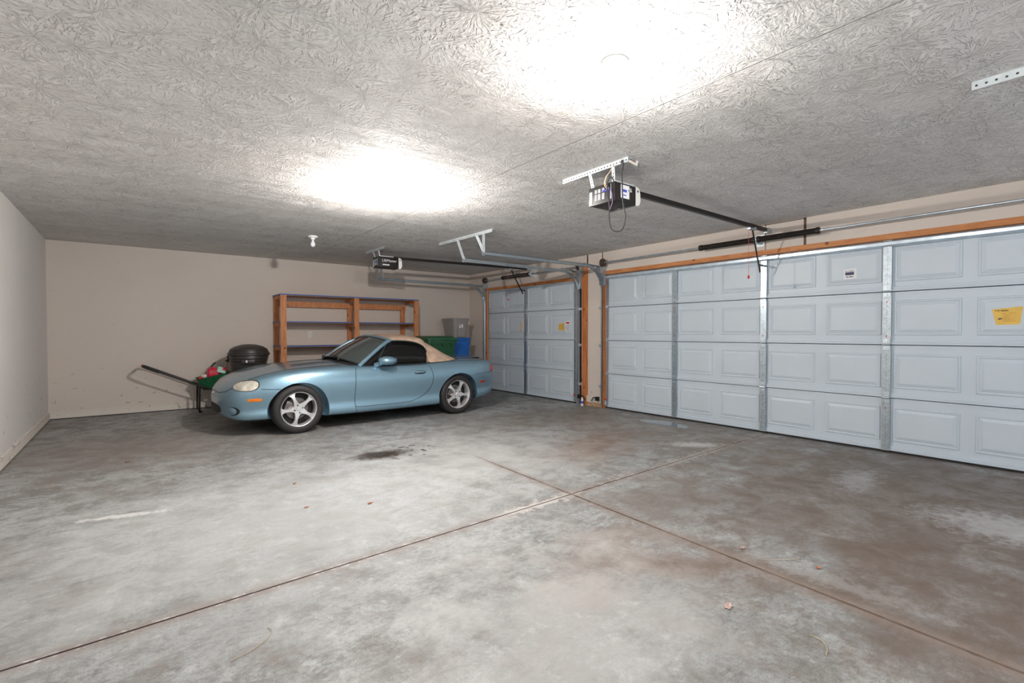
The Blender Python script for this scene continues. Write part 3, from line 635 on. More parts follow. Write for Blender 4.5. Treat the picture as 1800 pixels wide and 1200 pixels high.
def opener(x0, x1, y0, y1, z0, z1, rail1, arm, label, big):
    yc = (y0 + y1) / 2; root = empty('garage_door_opener', (x0, yc, z0), label=label, cat='garage door opener', group='ceiling garage door openers')
    P = lambda mb, nm, ms, lab=None: (loc_parent(mb.build(nm, ms), root))
    mb = MB(); mb.box(x0 + 0.02, x1, y0, y1, z0 + 0.004, z1, bev=0.01)
    mb.box(x0, x0 + 0.022, y0, y1, z0, z1, bev=0.004)
    P(mb, 'motor_housing', M['black'])
    # end panel
    mb = MB(); mb.box(x0 - 0.002, x0 + 0.001, y0 + 0.035, y0 + 0.045, z0 + 0.02, z1 - 0.01); P(mb, 'panel_trim', M['galv'])
    mb = MB(); mb.box(x0 - 0.003, x0 + 0.001, y1 - 0.040, y1 - 0.014, z0 + 0.012, z1 - 0.035); P(mb, 'panel_trim', M['perf'])
    mb = MB()
    for j, (a, b) in enumerate(((y1 - 0.088, y1 - 0.066), (y1 - 0.125, y1 - 0.097), (y1 - 0.165, y1 - 0.14))):
        hh = z1 - z0
        for q in ((0.22, 0.55), (0.6, 0.82)): mb.box(x0 - 0.0015, x0 + 0.001, a, b, z0 + q[0] * hh, z0 + q[1] * hh)
    P(mb, 'instruction_label', M['labelgrey'])
    mb = MB()
    for k in range(6): mb.box(x0 - 0.008, x0 - 0.001, y0 + 0.052 + k * 0.012, y0 + 0.06 + k * 0.012, z0 + 0.085, z0 + 0.098, bev=0.001)
    P(mb, 'terminal_block', M['blueink'])
    # lamp lens on the door end
    mb = MB(); prof = [(0, 0.0), (0.07, 0.01), (0.095, 0.05), (0.09, 0.11), (0.07, 0.15), (0.0, 0.165)]; n = len(prof); hh = (z1 - z0 + 0.01) / 0.165
    pts = [(x1 + (p[0]) * (0.62), z0 - 0.008 + p[1] * hh) for p in prof]
    rows = [[(px, y, pz) for px, pz in pts] for y in (y0 - 0.002, y0 + 0.02, y1 - 0.02, y1 + 0.002)]
    vr = mb.grid(rows, smooth=False)
    mb.b.faces.new(vr[0][::-1]); mb.b.faces.new(vr[-1]); P(mb, 'lamp_lens', M['white'])
    mb = MB(); mb.lathe([(0, 0.001), (0.009, 0.0008), (0.009, 0)], Matrix.Translation((x1 + 0.025, y0 - 0.003, z1 - 0.035)) @ Matrix.Rotation(PI / 2, 4, 'X'), 12); P(mb, 'lens_hole', M['hole'])
    # rail
    r0 = Vector((x1 + 0.0, yc, z1 + 0.004)) if big else Vector((x1 - 0.02, yc, z1 + 0.006)); r1 = Vector(rail1)
    mb = MB(); mb.bar(r0, r1, 0.032, 0.034); mb.bar(r0 + Vector((0, 0, 0.019)), r1 + Vector((0, 0, 0.019)), 0.045, 0.004); P(mb, 'rail', M['black'])
    mb = MB(); mb.box(x0 + 0.03, x0 + 0.20, yc - 0.03, yc + 0.03, z1, z1 + 0.006); mb.box(x0 + 0.02, x0 + 0.24, y0 + 0.01, y0 + 0.04, z1 - 0.001, z1 + 0.012); mb.box(x0 + 0.02, x0 + 0.24, y1 - 0.04, y1 - 0.01, z1 - 0.001, z1 + 0.012); P(mb, 'mounting_plate', M['perf'])
    for yy, dy in ((y0 + 0.03, -0.02), (y1 - 0.03, 0.012)):
        mb = MB(); perf_strap(mb, (x0 - 0.01, yy + dy, H - 0.02), (x0 + 0.02, yy, z1 + 0.003), w=0.028, face=(-1, 0, 0.1)); P(mb, 'hanger_strap', [M['perf'], M['hole']])
    # header bracket, trolley, arm, release cord
    d = (r1 - r0).normalized(); mb = MB(); mb.box(r1.x - 0.02, XW - 0.001, r1.y - 0.02, r1.y + 0.02, r1.z - 0.03, r1.z + 0.03); P(mb, 'header_bracket', M['galv'])
    top, elbow, end = [Vector(a) for a in arm]
    mb = MB(); mb.box(top.x - 0.09, top.x + 0.05, top.y - 0.022, top.y + 0.022, top.z + 0.0, top.z + 0.035, bev=0.004); P(mb, 'trolley', M['galv'])
    mb = MB(); mb.bar(top, elbow, 0.006, 0.024, up=(1, 0, 0)); e2 = top + (elbow - top) * 0.82; mb.bar(e2, end, 0.006, 0.022, up=(0, 0, 1)); P(mb, 'door_arm', M['black'])
    mb = MB(); cz = top.z - 0.53; cx = top.x - 0.08; mb.tube([(cx, top.y, top.z + 0.01), (cx - 0.004, top.y, cz + 0.3), (cx, top.y, cz + 0.02)], 0.0022, 6)
    cord = P(mb, 'release_cord', M['red'])
    mb = MB(); mb.lathe([(0, 0.028), (0.008, 0.02), (0.012, 0.006), (0.011, -0.006), (0.004, -0.018), (0, -0.02)] if big else [(0, 0.014), (0.014, 0.01), (0.02, 0), (0.014, -0.01), (0, -0.014)], Matrix.Translation((cx, top.y, cz)), 12)
    k = mb.build('pull_knob', M['red']); loc_parent(k, root); k.parent = cord; k.data.transform(Matrix())
    return root
op1 = opener(2.88, 3.12, 2.475, 2.745, 2.195, 2.338, (5.85, 2.755, 2.388), ((5.50, 2.742, 2.345), (5.80, 2.80, 1.905), (5.965, 2.842, 2.00)), 'black ceiling door opener nearest the camera with a hanging looped cord', True)
op2 = opener(2.97, 3.29, 7.165, 7.40, 2.20, 2.365, (5.85, 7.13, 2.392), ((5.48, 7.135, 2.335), (5.80, 7.20, 1.93), (5.965, 7.345, 2.00)), 'black ceiling door opener in the distance above the car', False)
mb = MB(); mb.box(2.945, 3.045, 2.4742, 2.4748, 2.225, 2.325); loc_parent(mb.build('service_sticker', M['sticker']), op1)
mb = MB(); mb.box(2.955, 3.015, 2.4736, 2.4742, 2.272, 2.292); mb.box(2.957, 3.01, 2.4736, 2.4742, 2.245, 2.253); loc_parent(mb.build('blue_print', M['blueink']), op1)
text_mesh('LiftMaster', 0.030, FACE_Y((3.01, 2.4732, 2.307)), M['sticker'], 'maker_lettering', op1)
mb = MB(); mb.box(3.035, 3.075, 2.4742, 2.4748, 2.283, 2.298); loc_parent(mb.build('model_plate', M['perf']), op1)
text_mesh('LiftMaster', 0.058, FACE_Y((3.14, 7.1635, 2.306)), M['sticker'], 'maker_lettering', op2)
mb = MB()
for k in range(6): mb.box(3.03 + k * 0.019, 3.044 + k * 0.019, 7.1632, 7.1638, 2.232, 2.252)
loc_parent(mb.build('model_lettering', M['sticker']), op2)
# angle bars that carry the openers
o = perf_angle('ceiling_angle_bar', (2.872, 3.035, H), (2.868, 2.344, H)); tag(o, 'perforated steel angle on the ceiling above the nearest door opener', 'angle bar', 'perforated angle bars on the ceiling'); origin(o, (2.87, 2.7, H))
o = perf_angle('ceiling_angle_bar', (2.937, 7.60, H), (2.955, 6.93, H)); tag(o, 'perforated steel angle on the ceiling above the distant door opener', 'angle bar', 'perforated angle bars on the ceiling'); origin(o, (2.95, 7.2, H))
# power cord loop, wires
def smooth_path(pts, sub=8):
    P = [Vector(p) for p in pts]; out = []
    for i in range(len(P) - 1):
        p0 = P[max(i - 1, 0)]; p1 = P[i]; p2 = P[i + 1]; p3 = P[min(i + 2, len(P) - 1)]
        for k in range(sub):
            t = k / sub; out.append(0.5 * ((2 * p1) + (p2 - p0) * t + (2 * p0 - 5 * p1 + 4 * p2 - p3) * t * t + (-p0 + 3 * p1 - 3 * p2 + p3) * t ** 3))
    out.append(P[-1]); return out
XC = 2.862
mb = MB(); mb.tube(smooth_path([(XC + 0.01, 2.395, H - 0.012), (XC, 2.395, 2.38), (XC, 2.385, 2.16), (XC, 2.36, 2.05), (XC, 2.385, 1.965), (XC, 2.43, 1.95), (XC, 2.49, 1.975), (XC, 2.515, 2.05), (XC, 2.515, 2.16), (XC, 2.53, 2.25), (XC + 0.005, 2.535, 2.34), (XC + 0.01, 2.505, 2.372), (XC + 0.02, 2.49, 2.335)]), 0.0045, 8)
c = loc_parent(mb.build('power_cord', M['cable']), op1)
mb = MB(); mb.lathe([(0.006, -0.085), (0.010, -0.05), (0.013, -0.045), (0.013, -0.02), (0.009, -0.012)], Matrix.Translation((XC + 0.006, 2.395, H)), 10); loc_parent(mb.build('cord_plug', M['cable']), op1)
mb = MB(); mb.tube(smooth_path([(2.87, 2.49, H - 0.01), (XC, 2.50, 2.42), (XC, 2.55, 2.38), (XC, 2.565, 2.33), (XC + 0.01, 2.55, 2.295)]), 0.0028, 6); mb.tube(smooth_path([(2.87, 2.48, H - 0.01), (XC, 2.49, 2.43), (XC, 2.54, 2.385), (XC, 2.558, 2.335), (XC + 0.01, 2.53, 2.295)]), 0.0028, 6)
loc_parent(mb.build('signal_wire', M['wire']), op1)
mb = MB(); mb.tube(smooth_path([(XC + 0.008, 2.51, 2.28), (XC, 2.49, 2.24), (XC, 2.485, 2.18), (XC, 2.51, 2.13)]), 0.002, 6); loc_parent(mb.build('purple_wire', M['purple']), op1)
mb = MB(); mb.tube([(2.90, 2.37, H - 0.014), (2.995, 2.365, H - 0.03)], 0.009, 8); mb.tube([(2.99, 2.365, H - 0.03), (3.0, 2.365, H)], 0.008, 8)
o = mb.build('cable_stub', M['base']); tag(o, 'short painted pipe stub on the ceiling beside the nearest door opener', 'pipe'); origin(o, (2.95, 2.37, H))

# ================================================================ ceiling lamps
def lamp(x, y, on, label):
    root = empty('ceiling_lamp_holder', (x, y, H), label=label, cat='ceiling lamp', group='bare bulb ceiling lamps')
    T = Matrix.Scale(-1, 4, (0, 0, 1)); mb = MB()
    mb.lathe([(0.062, 0), (0.062, 0.012), (0.055, 0.020), (0.030, 0.026), (0.027, 0.045), (0.0, 0.045)], T, 28); mb.build('porcelain_base', M['porcelain'], root)
    mb = MB(); mb.lathe([(0.014, 0.046), (0.014, 0.062), (0.02, 0.075), (0.0285, 0.092), (0.031, 0.104), (0.0312, 0.108)], T, 24); bo = mb.build('bulb', M['glow'] if on else M['bulboff'], root)
    mb = MB(); mb.lathe([(0.0312, 0.108), (0.0300, 0.117), (0.0264, 0.128)], T, 24)
    mb.build('diffuser_dome', M[on] if on else M['bulboff'], bo)
    mb = MB(); mb.lathe([(0.0264, 0.128), (0.0195, 0.136), (0.010, 0.141), (0, 0.1425)], T, 24); mb.build('bulb_tip', M['tip'] if on else M['bulboff'], bo)
lamp(1.82, 1.568, 'bulb', 'lit bare bulb lamp, the larger one nearest the camera')
lamp(1.859, 4.204, 'bulb2', 'lit bare bulb lamp halfway towards the back wall')
lamp(1.907, 6.80, None, 'unlit bare bulb lamp on the ceiling above the car')
lamp(1.79, -1.10, 'bulb3', 'added lit bare bulb lamp, unseen behind the camera')  # extra lamp, added out of view for light at the near end

# ================================================================ the car
CAR = Vector((1.566, 6.178, 0)); AX = Vector((0.99917, 0.04071, 0)); NR = Vector((0.04071, -0.99917, 0))
co = CAR - NR * 0.805
car = empty('convertible_car', co, math.atan2(AX.y, AX.x), label='light blue metallic two-seat convertible with a closed tan soft top, parked along the back wall', cat='car')
st = [ # s, w, zb, zs, zc
 (-0.762, .24, .285, .455, .468), (-0.752, .38, .245, .490, .508), (-0.715, .52, .210, .538, .562), (-0.64, .62, .188, .590, .625), (-0.53, .69, .178, .645, .685),
 (-0.38, .755, .180, .695, .735), (-0.18, .80, .175, .738, .780), (0.05, .828, .170, .765, .805), (0.30, .836, .165, .775, .825), (0.55, .836, .160, .778, .838),
 (0.80, .834, .155, .772, .815), (1.2, .834, .155, .762, .785), (1.6, .834, .155, .762, .775), (1.95, .838, .155, .780, .795), (2.27, .842, .160, .795, .815),
 (2.55, .832, .180, .795, .825), (2.78, .800, .205, .790, .822), (2.95, .745, .235, .772, .815), (3.06, .66, .262, .730, .790), (3.12, .54, .290, .670, .735), (3.145, .34, .320, .600, .660)]
mb = MB(); rows = []
for s, w, zb, zs, zc in st:
    h = zs - zb; e = 1.0 if -0.5 < s < 2.9 else 0.5
    flare = 0.012 if 0.3 < s < 2.0 else 0.0
    half = [(0, zb), (w * .55, zb), (w - .075 * e, zb), (w - .045 * e + flare, zb + .035), (w - .040 * e + flare, zb + h * .17), (w - .055 * e + flare * .6, zb + h * .26), (w - .028 * e, zb + h * .42), (w - .004, zb + h * .60), (w - .004, zb + h * .74),
            (w - .020, zb + h * .87), (w - .062, zs - .012), (w - .13, zs + .004), (w * .68, zs + (zc - zs) * .35), (w * .36, zs + (zc - zs) * .86), (0, zc)]
    ring = [(s, -y, z) for y, z in half] + [(s, y, z) for y, z in half[-2:0:-1]]
    rows.append(ring)
# arched nose / tail in plan: pull outer points of the end sections back
for ri, (k1) in ((0, .10), (1, .085), (2, .06), (3, .03)):
    rows[ri] = [(x + k1 * abs(y) ** 1.5 * 1.6, y, z) for x, y, z in rows[ri]]
for ri, k1 in ((-1, .10), (-2, .09), (-3, .06), (-4, .03)):
    rows[ri] = [(x - k1 * abs(y) ** 1.5 * 1.6, y, z) for x, y, z in rows[ri]]
# rounded bumper profile: the mid height stands proud at the ends
def bulge(x, y, z, zc, amp, s): return (x + s * amp * max(0, 1 - ((z - zc) / 0.14) ** 2), y, z)
rows[0] = [bulge(x, y, z, .40, .018, -1) for x, y, z in rows[0]]; rows[1] = [bulge(x, y, z, .40, .010, -1) for x, y, z in rows[1]]
rows[-1] = [bulge(x, y, z, .43, .03, 1) for x, y, z in rows[-1]]; rows[-2] = [bulge(x, y, z, .43, .03, 1) for x, y, z in rows[-2]]; rows[-3] = [bulge(x, y, z, .43, .015, 1) for x, y, z in rows[-3]]
vr = mb.grid(rows, cyc=True)
for R_, sg in ((vr[0], 1), (vr[-1], -1)):       # quad caps
    n = len(R_)
    for i in range(n // 2 - 1):
        a, b2, c2, d = R_[i], R_[i + 1], R_[n - i - 1], R_[(n - i) % n]
        try: mb.b.faces.new([v for k, v in enumerate((a, b2, c2, d)) if v not in (a, b2, c2, d)[:k]])
        except ValueError: pass
    mb.b.faces.new((R_[n // 2 - 1], R_[n // 2], R_[n // 2 + 1]))
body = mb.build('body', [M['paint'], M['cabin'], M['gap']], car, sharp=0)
sub = body.modifiers.new('s', 'SUBSURF'); sub.levels = 2; sub.render_levels = 2
cutters = []
for cx in (0.0, 2.265):
    for sg in (-1, 1):
        mb = MB(); mb.lathe([(0, -0.2), (0.346, -0.2), (0.346, 0.2), (0, 0.2)], Matrix.Translation((cx + .012, sg * 0.78, 0.262)) @ Matrix.Rotation(PI / 2, 4, 'X'), 48)
        mb.box(cx - 0.346 + .012, cx + 0.346 + .012, sg * 0.78 - 0.2, sg * 0.78 + 0.2, 0.0, 0.05)
        c = mb.build('cutter', M['cabin'], car); cutters.append(c)
        md = body.modifiers.new('b', 'BOOLEAN'); md.object = c; md.operation = 'DIFFERENCE'; md.solver = 'EXACT'
bpy.context.view_layer.update()
dg = bpy.context.evaluated_depsgraph_get(); ev = body.evaluated_get(dg); nm = bpy.data.meshes.new_from_object(ev, depsgraph=dg)
body.modifiers.clear(); body.data = nm; nm.name = 'body'
for c in cutters: bpy.data.objects.remove(c)
for p in nm.polygons:
    c = p.center; p.use_smooth = True
    inside = False
    for cx in (0.0, 2.265):
        cx += .012; r = math.hypot(c.x - cx, c.z - 0.262)
        if abs(c.y) > 0.56 and abs(r - 0.346) < 0.012 and abs(p.normal.y) < 0.6 and (Vector((c.x - cx, c.z - .262)).normalized().dot(Vector((p.normal.x, p.normal.z))) < -0.5): inside = True
        if abs(abs(c.y) - 0.58) < 0.01 and r < 0.352: inside = True
    if inside: p.material_index = 1
    elif c.z > 0.70 and p.normal.z > 0.6 and 0.74 < c.x - 0.1 * abs(c.y) and c.x < 1.95 and abs(c.y) < 0.69: p.material_index = 1
    elif c.z < 0.2 and p.normal.z < -0.7: p.material_index = 1
    else: p.material_index = 0
nm.materials.clear()
for k in ('paint', 'cabin'): nm.materials.append(M[k])
nm.set_sharp_from_angle(angle=math.radians(38))
bvh = BVHTree.FromPolygons([v.co.copy() for v in nm.vertices], [list(p.vertices) for p in nm.polygons])
def hit(p, d):
    d = Vector(d).normalized(); r = bvh.ray_cast(Vector(p) - d * 1.2, d)
    return (r[0], r[1]) if r[0] else (None, None)
def surf_patch(name, c, u, v, d, ru, rv, m, off=0.003, n=2.0, bulge_=0.0, rings=8, seg=40, skew=0.0, parent=car, both=True, thick=0.006, warp=None):
    """outlined patch laid on the bodywork, as on the real panel; mirrored to the other side when both"""
    out = []
    for sg in ((1, -1) if both else (1,)):
        mb = MB(); rows = []; c_, u_, v_, d_ = [Vector(a) for a in (c, u, v, d)]
        for i in range(rings + 1):
            t = max(i / rings, 0.02); row = []
            for k in range(seg):
                a = 2 * PI * k / seg; ca, sa = math.cos(a), math.sin(a)
                x = math.copysign(abs(ca) ** (2 / n), ca) * ru * t; y = math.copysign(abs(sa) ** (2 / n), sa) * rv * t
                y += skew * x
                if warp: x, y = warp(x, y)
                q = c_ + u_ * x + v_ * y; h, nn = hit(q, d_)
                if h is None: h = q
                h = h - d_.normalized() * (off + bulge_ * (1 - t * t))
                row.append((h.x, h.y * sg, h.z))
            rows.append(row)
        edge = [tuple(Vector(p) + Vector((d_.x, d_.y * sg, d_.z)).normalized() * thick) for p in rows[-1]]
        rows.append(edge); mb.grid(rows, cyc=True); out.append(mb.build(name, m, parent, sharp=50))
    return out
# headlights (lens with dark rim), turn markers, fog recess, mouth
du = Vector((0.84, -0.54, 0)); dd = Vector((0.54, 0.84, 0.0))
for kk, (nm_, sc, m_, off_, bl) in enumerate((('headlight_seal', 1.07, M['gap'], 0.002, 0.004), ('headlight', 1.0, M['lamp'], 0.004, 0.012))):
    surf_patch(nm_, (-0.535, -0.60, 0.590), du, (0, 0, 1), dd, 0.158 * sc, 0.056 * sc + (0.003 if sc > 1 else 0), m_, off_, 2.3, bl, skew=0.05, warp=lambda x, y: (x, y * (1 - 0.22 * (-x / 0.158))))
surf_patch('side_marker', (-0.46, -0.70, 0.428), (1, 0, 0), (0, 0, 1), (0, 1, 0), 0.070, 0.017, M['orange'], 0.004, 5, 0.002)
surf_patch('side_marker', (2.725, -0.80, 0.452), (1, 0, 0), (0, 0, 1), (0, 1, 0), 0.050, 0.016, M['redlens'], 0.004, 4, 0.002)
surf_patch('fog_recess', (-0.63, -0.52, 0.300), Vector((0.75, -0.66, 0)), (0, 0, 1), Vector((0.66, 0.75, 0)), 0.085, 0.048, M['gap'], 0.002, 2, 0)
surf_patch('fog_lamp_cover', (-0.645, -0.505, 0.300), Vector((0.75, -0.66, 0)), (0, 0, 1), Vector((0.66, 0.75, 0)), 0.066, 0.040, M['paint'], 0.004, 2, 0.008)
surf_patch('grille_mouth', (-0.8, 0, 0.302), (0, 1, 0), (0, 0, 1), (1, 0, 0), 0.31, 0.052, M['cabin'], 0.003, 3.0, 0, both=False)
surf_patch('nose_badge', (-0.8, 0, 0.478), (0, 1, 0), (0, 0, 1), (1, 0, 0), 0.028, 0.018, M['alloy'], 0.004, 2, 0.003, both=False)
surf_patch('tail_light', (3.02, -0.66, 0.640), Vector((0.62, 0.78, 0)), (0, 0, 1), Vector((-0.78, 0.62, 0)), 0.125, 0.062, M['redlens'], 0.006, 2.2, 0.014)
surf_patch('door_handle_recess', (1.61, -0.83, 0.652), (1, 0, 0), (0, 0, 1), (0, 1, 0), 0.088, 0.026, M['gap'], 0.001, 2.6, 0)
surf_patch('door_handle', (1.605, -0.83, 0.658), (1, 0, 0), (0, 0, 1), (0, 1, 0), 0.080, 0.016, M['chrome'] if False else M['paint'], 0.006, 2.6, 0.010)
surf_patch('indicator', (-0.70, -0.33, 0.39), Vector((0.5, -0.86, 0)), (0, 0, 1), Vector((0.86, 0.5, 0)), 0.001, 0.001, M['paint'], 0.0, 2, 0) if False else None
# panel gaps: thin dark ribbons bedded on the surface
def gap_line(name, pts, d=(0, 1, 0), r=0.0036, both=True, sub=6, m=None):
    for sg in ((1, -1) if both else (1,)):
        P = smooth_path([(a, b, c) for a, b, c in pts], sub); out = []
        for q in P:
            h, nn = hit(q, d)
            if h is None: continue
            out.append((h.x, h.y * sg, h.z))
        mb = MB(); mb.tube(out, r, 6); mb.build(name, m or M['gap'], car)
gap_line('door_gap', [(0.715, -.8, .752), (0.690, -.8, .70), (0.682, -.8, .5), (0.680, -.8, .34), (0.690, -.8, .27), (0.73, -.8, .252), (1.0, -.8, .250), (1.35, -.8, .250), (1.52, -.8, .268), (1.68, -.8, .33), (1.78, -.8, .43), (1.815, -.8, .53), (1.81, -.8, .63), (1.775, -.8, .745)])
gap_line('bumper_gap', [(-0.40, -.8, .552), (-0.3, -.8, .546), (-0.20, -.8, .541)])
gap_line('bumper_gap', [(2.56, -.8, .575), (2.70, -.8, .58), (2.84, -.8, .588), (2.95, -.8, .60)])
gap_line('fender_gap', [(0.68, -.8, .27), (0.70, -.8, .20), (0.70, -.8, .165)], r=0.0025)
gap_line('hood_gap', [(-0.70, -.40, 1.2), (-0.62, -.52, 1.2), (-0.48, -.575, 1.2), (-0.2, -.625, 1.2), (0.2, -.655, 1.2), (0.55, -.665, 1.2)], d=(0, 0, -1))
gap_line('hood_gap', [(-0.70, -.40, 1.2), (-0.745, -.2, 1.2), (-0.75, 0, 1.2), (-0.745, .2, 1.2), (-0.70, .40, 1.2)], d=(0, 0, -1), both=False)
gap_line('trunk_gap', [(2.35, -.60, 1.2), (2.6, -.60, 1.2), (2.85, -.58, 1.2), (3.0, -.52, 1.2)], d=(0, 0, -1))
# dark line along the sill step, painted in as its shadow
gap_line('sill_shadow', [(0.36, -.8, .178), (0.9, -.8, .172), (1.5, -.8, .172), (1.93, -.8, .178)], r=0.004)
# windscreen, frame, side glass, soft top (local car coordinates)
def q3(a, b, c, t): # quadratic through three points
    a, b, c = Vector(a), Vector(b), Vector(c); return a * ((1 - t) * (1 - 2 * t)) + b * (4 * t * (1 - t)) + c * (t * (2 * t - 1))
bot = [q3((0.80, -.715, .775), (0.66, 0, .862), (0.80, .715, .775), t / 16) for t in range(17)]
top = [q3((1.258, -.60, 1.088), (1.20, 0, 1.150), (1.258, .60, 1.088), t / 16) for t in range(17)]
mb = MB(); rows = []
for i in range(9):
    t = i / 8; rows.append([bot[k].lerp(top[k], t) + Vector((-0.02, 0, 0.012)) * math.sin(PI * t) for k in range(17)])
mb.grid(rows); rows2 = [[p + Vector((0.004, 0, -0.004)) for p in r] for r in rows]; mb.grid([r[::-1] for r in rows2]); mb.build('windscreen', M['glass'], car)
mb = MB()
for sg in (-1, 1):
    P = [Vector((0.76, sg * .735, .765)), Vector((0.92, sg * .70, .885)), Vector((1.09, sg * .655, 1.005)), Vector((1.20, sg * .62, 1.070)), Vector((1.27, sg * .59, 1.098))]
    mb.tube(smooth_path(P), 0.026, 10)
mb.tube([p + Vector((0.01, 0, 0.004)) for p in top], 0.021, 10); mb.build('windscreen_frame', M['paint'], car)
mb = MB(); mb.tube([p + Vector((0.0, 0, 0.002)) for p in bot], 0.012, 8); mb.tube([p + Vector((-0.012, 0, -0.008)) for p in top], 0.010, 8)
for sg in (-1, 1): mb.tube(smooth_path([Vector((0.80, sg * .705, .775)), Vector((0.93, sg * .675, .875)), Vector((1.08, sg * .64, .985)), Vector((1.22, sg * .60, 1.072))]), 0.011, 8)
mb.build('windscreen_seal', M['gap'], car)
for a, b in (((0.60, -.45, .865), (0.70, 0.05, .878)), ((0.60, 0.12, .868), (0.76, .55, .85))):
    mb = MB(); A_, B_ = Vector(a), Vector(b); mb.tube(smooth_path([A_, A_.lerp(B_, .3) + Vector((0.01, 0, .012)), B_]), 0.007, 6); mb.bar(A_.lerp(B_, .35) + Vector((0.02, 0, .012)), B_ + Vector((0.03, 0.05, .01)), 0.012, 0.012)
    mb.lathe([(0, .02), (.018, .012), (.02, -.02)], Matrix.Translation(A_), 12); mb.build('wiper', M['black'], car)
mb = MB(); rows = [[(s + 0.10 * (1 - (y / .68) ** 2) * -1, y, hit((s - 0.10 * (1 - (y / .68) ** 2), y, 1.0), (0, 0, -1))[0].z + 0.004) for y in [(-.68 + 1.36 * k / 16) for k in range(17)]] for s in (0.66, 0.70, 0.75, 0.79)]
mb.grid(rows); mb.build('cowl_panel', M['cabin'], car)
edge = [(1.258, .602, 1.088), (1.36, .603, 1.090), (1.50, .604, 1.084), (1.62, .608, 1.068), (1.71, .617, 1.040), (1.775, .635, .995), (1.805, .66, .93), (1.795, .695, .855), (1.755, .735, .782)]
for sg in (-1, 1):
    E_ = smooth_path([(a, sg * b, c) for a, b, c in edge], 4); Pl = smooth_path([(0.81, sg * .722, .782), (0.95, sg * .69, .89), (1.10, sg * .65, 1.0), (1.215, sg * .612, 1.07)], 4)
    T_ = Pl + E_; mb = MB(); r0, r1, r2 = [], [], []
    for p in T_:
        s = min(max(p.x, 0.80), 1.75); Bp = Vector((s, sg * .738, .765)); r0.append(Bp); r2.append(p); r1.append(Bp.lerp(p, .5) + Vector((0, sg * 0.008, 0)))
    mb.grid([r0, r1, r2]); g = mb.build('side_window', M['tint'], car)
    sol = g.modifiers.new('t', 'SOLIDIFY'); sol.thickness = 0.004
    mb = MB(); mb.tube(E_, 0.009, 8); mb.tube(smooth_path([(1.0, sg * .738, .772), (1.08, sg * .70, .90), (1.20, sg * .635, 1.05), (1.235, sg * .612, 1.082)]), 0.010, 8); mb.tube([(0.79, sg * .742, .768), (1.2, sg * .748, .762), (1.76, sg * .752, .768)], 0.009, 8)
    mb.build('window_seal', M['gap'], car)
# soft top ribs: centre point, lower point
ribs = [((1.215, 1.158), (1.262, .605, 1.098)), ((1.36, 1.178), (1.365, .606, 1.098)), ((1.50, 1.186), (1.505, .607, 1.092)), ((1.62, 1.184), (1.625, .612, 1.076)), ((1.72, 1.176), (1.718, .622, 1.048)),
        ((1.78, 1.168), (1.785, .642, 1.0)), ((1.83, 1.158), (1.815, .672, .93)), ((1.87, 1.146), (1.805, .712, .855)), ((1.91, 1.130), (1.765, .752, .772)), ((1.98, 1.095), (1.86, .758, .776)), ((2.07, 1.03), (1.98, .756, .782)), ((2.16, .955), (2.10, .748, .790)), ((2.25, .878), (2.20, .73, .800)), ((2.33, .822), (2.29, .68, .812))]
mb = MB(); rows = []
for (cs, cz), (ls, ly, lz) in ribs:
    row = []; kk = 10
    c_ = Vector((cs, 0, cz)); L_ = Vector((ls, -ly, lz)); sh = Vector((cs * .55 + ls * .45, -min(ly * .94, .60 + .05 * max(0, 1 - (cz - .8) / .35)), cz - .028 * (cz > .9) - .004))
    for i in range(kk + 1):
        t = i / kk; b = L_ * (1 - t) ** 2 + sh * 2 * t * (1 - t) + c_ * t * t
        # fuller shoulder
        b2 = L_.lerp(sh, min(1, t * 2)) if t < .5 else sh.lerp(c_, (t - .5) * 2); row.append(b.lerp(b2, .42))
    row = row + [Vector((p.x, -p.y, p.z)) for p in row[-2::-1]]; rows.append(row)
mb.grid(rows); tp = mb.build('soft_top', M['softtop'], car, sharp=0); md = tp.modifiers.new('t', 'SOLIDIFY'); md.thickness = 0.012; md.offset = -1; sb = tp.modifiers.new('s', 'SUBSURF'); sb.levels = 1; sb.render_levels = 1
mb = MB()
for ri in (1, 8): mb.tube([p + Vector((0, 0, 0.002)) for p in rows[ri]], 0.005, 6)
mb.build('fabric_seam', M['softtop'], tp)
# rear lip spoiler
mb = MB(); r_ = []
for k in range(15):
    y = -.50 + k * 1.0 / 14; s = 3.03 - 0.20 * (abs(y) / .5) ** 2.2; r_.append((s, y))
rows = []
for dx, dz in ((-0.13, 0.003), (-0.06, 0.022), (0.02, 0.034), (0.035, 0.022), (0.0, 0.0)):
    rr = []
    for s, y in r_:
        h, _n = hit((s + dx, y, 1.3), (0, 0, -1)); rr.append((s + dx, y, (h.z if h else .78) + dz * (1 - 0.5 * (abs(y) / .5) ** 4)))
    rows.append(rr)
mb.grid(rows); mb.build('rear_spoiler', M['paint'], car)
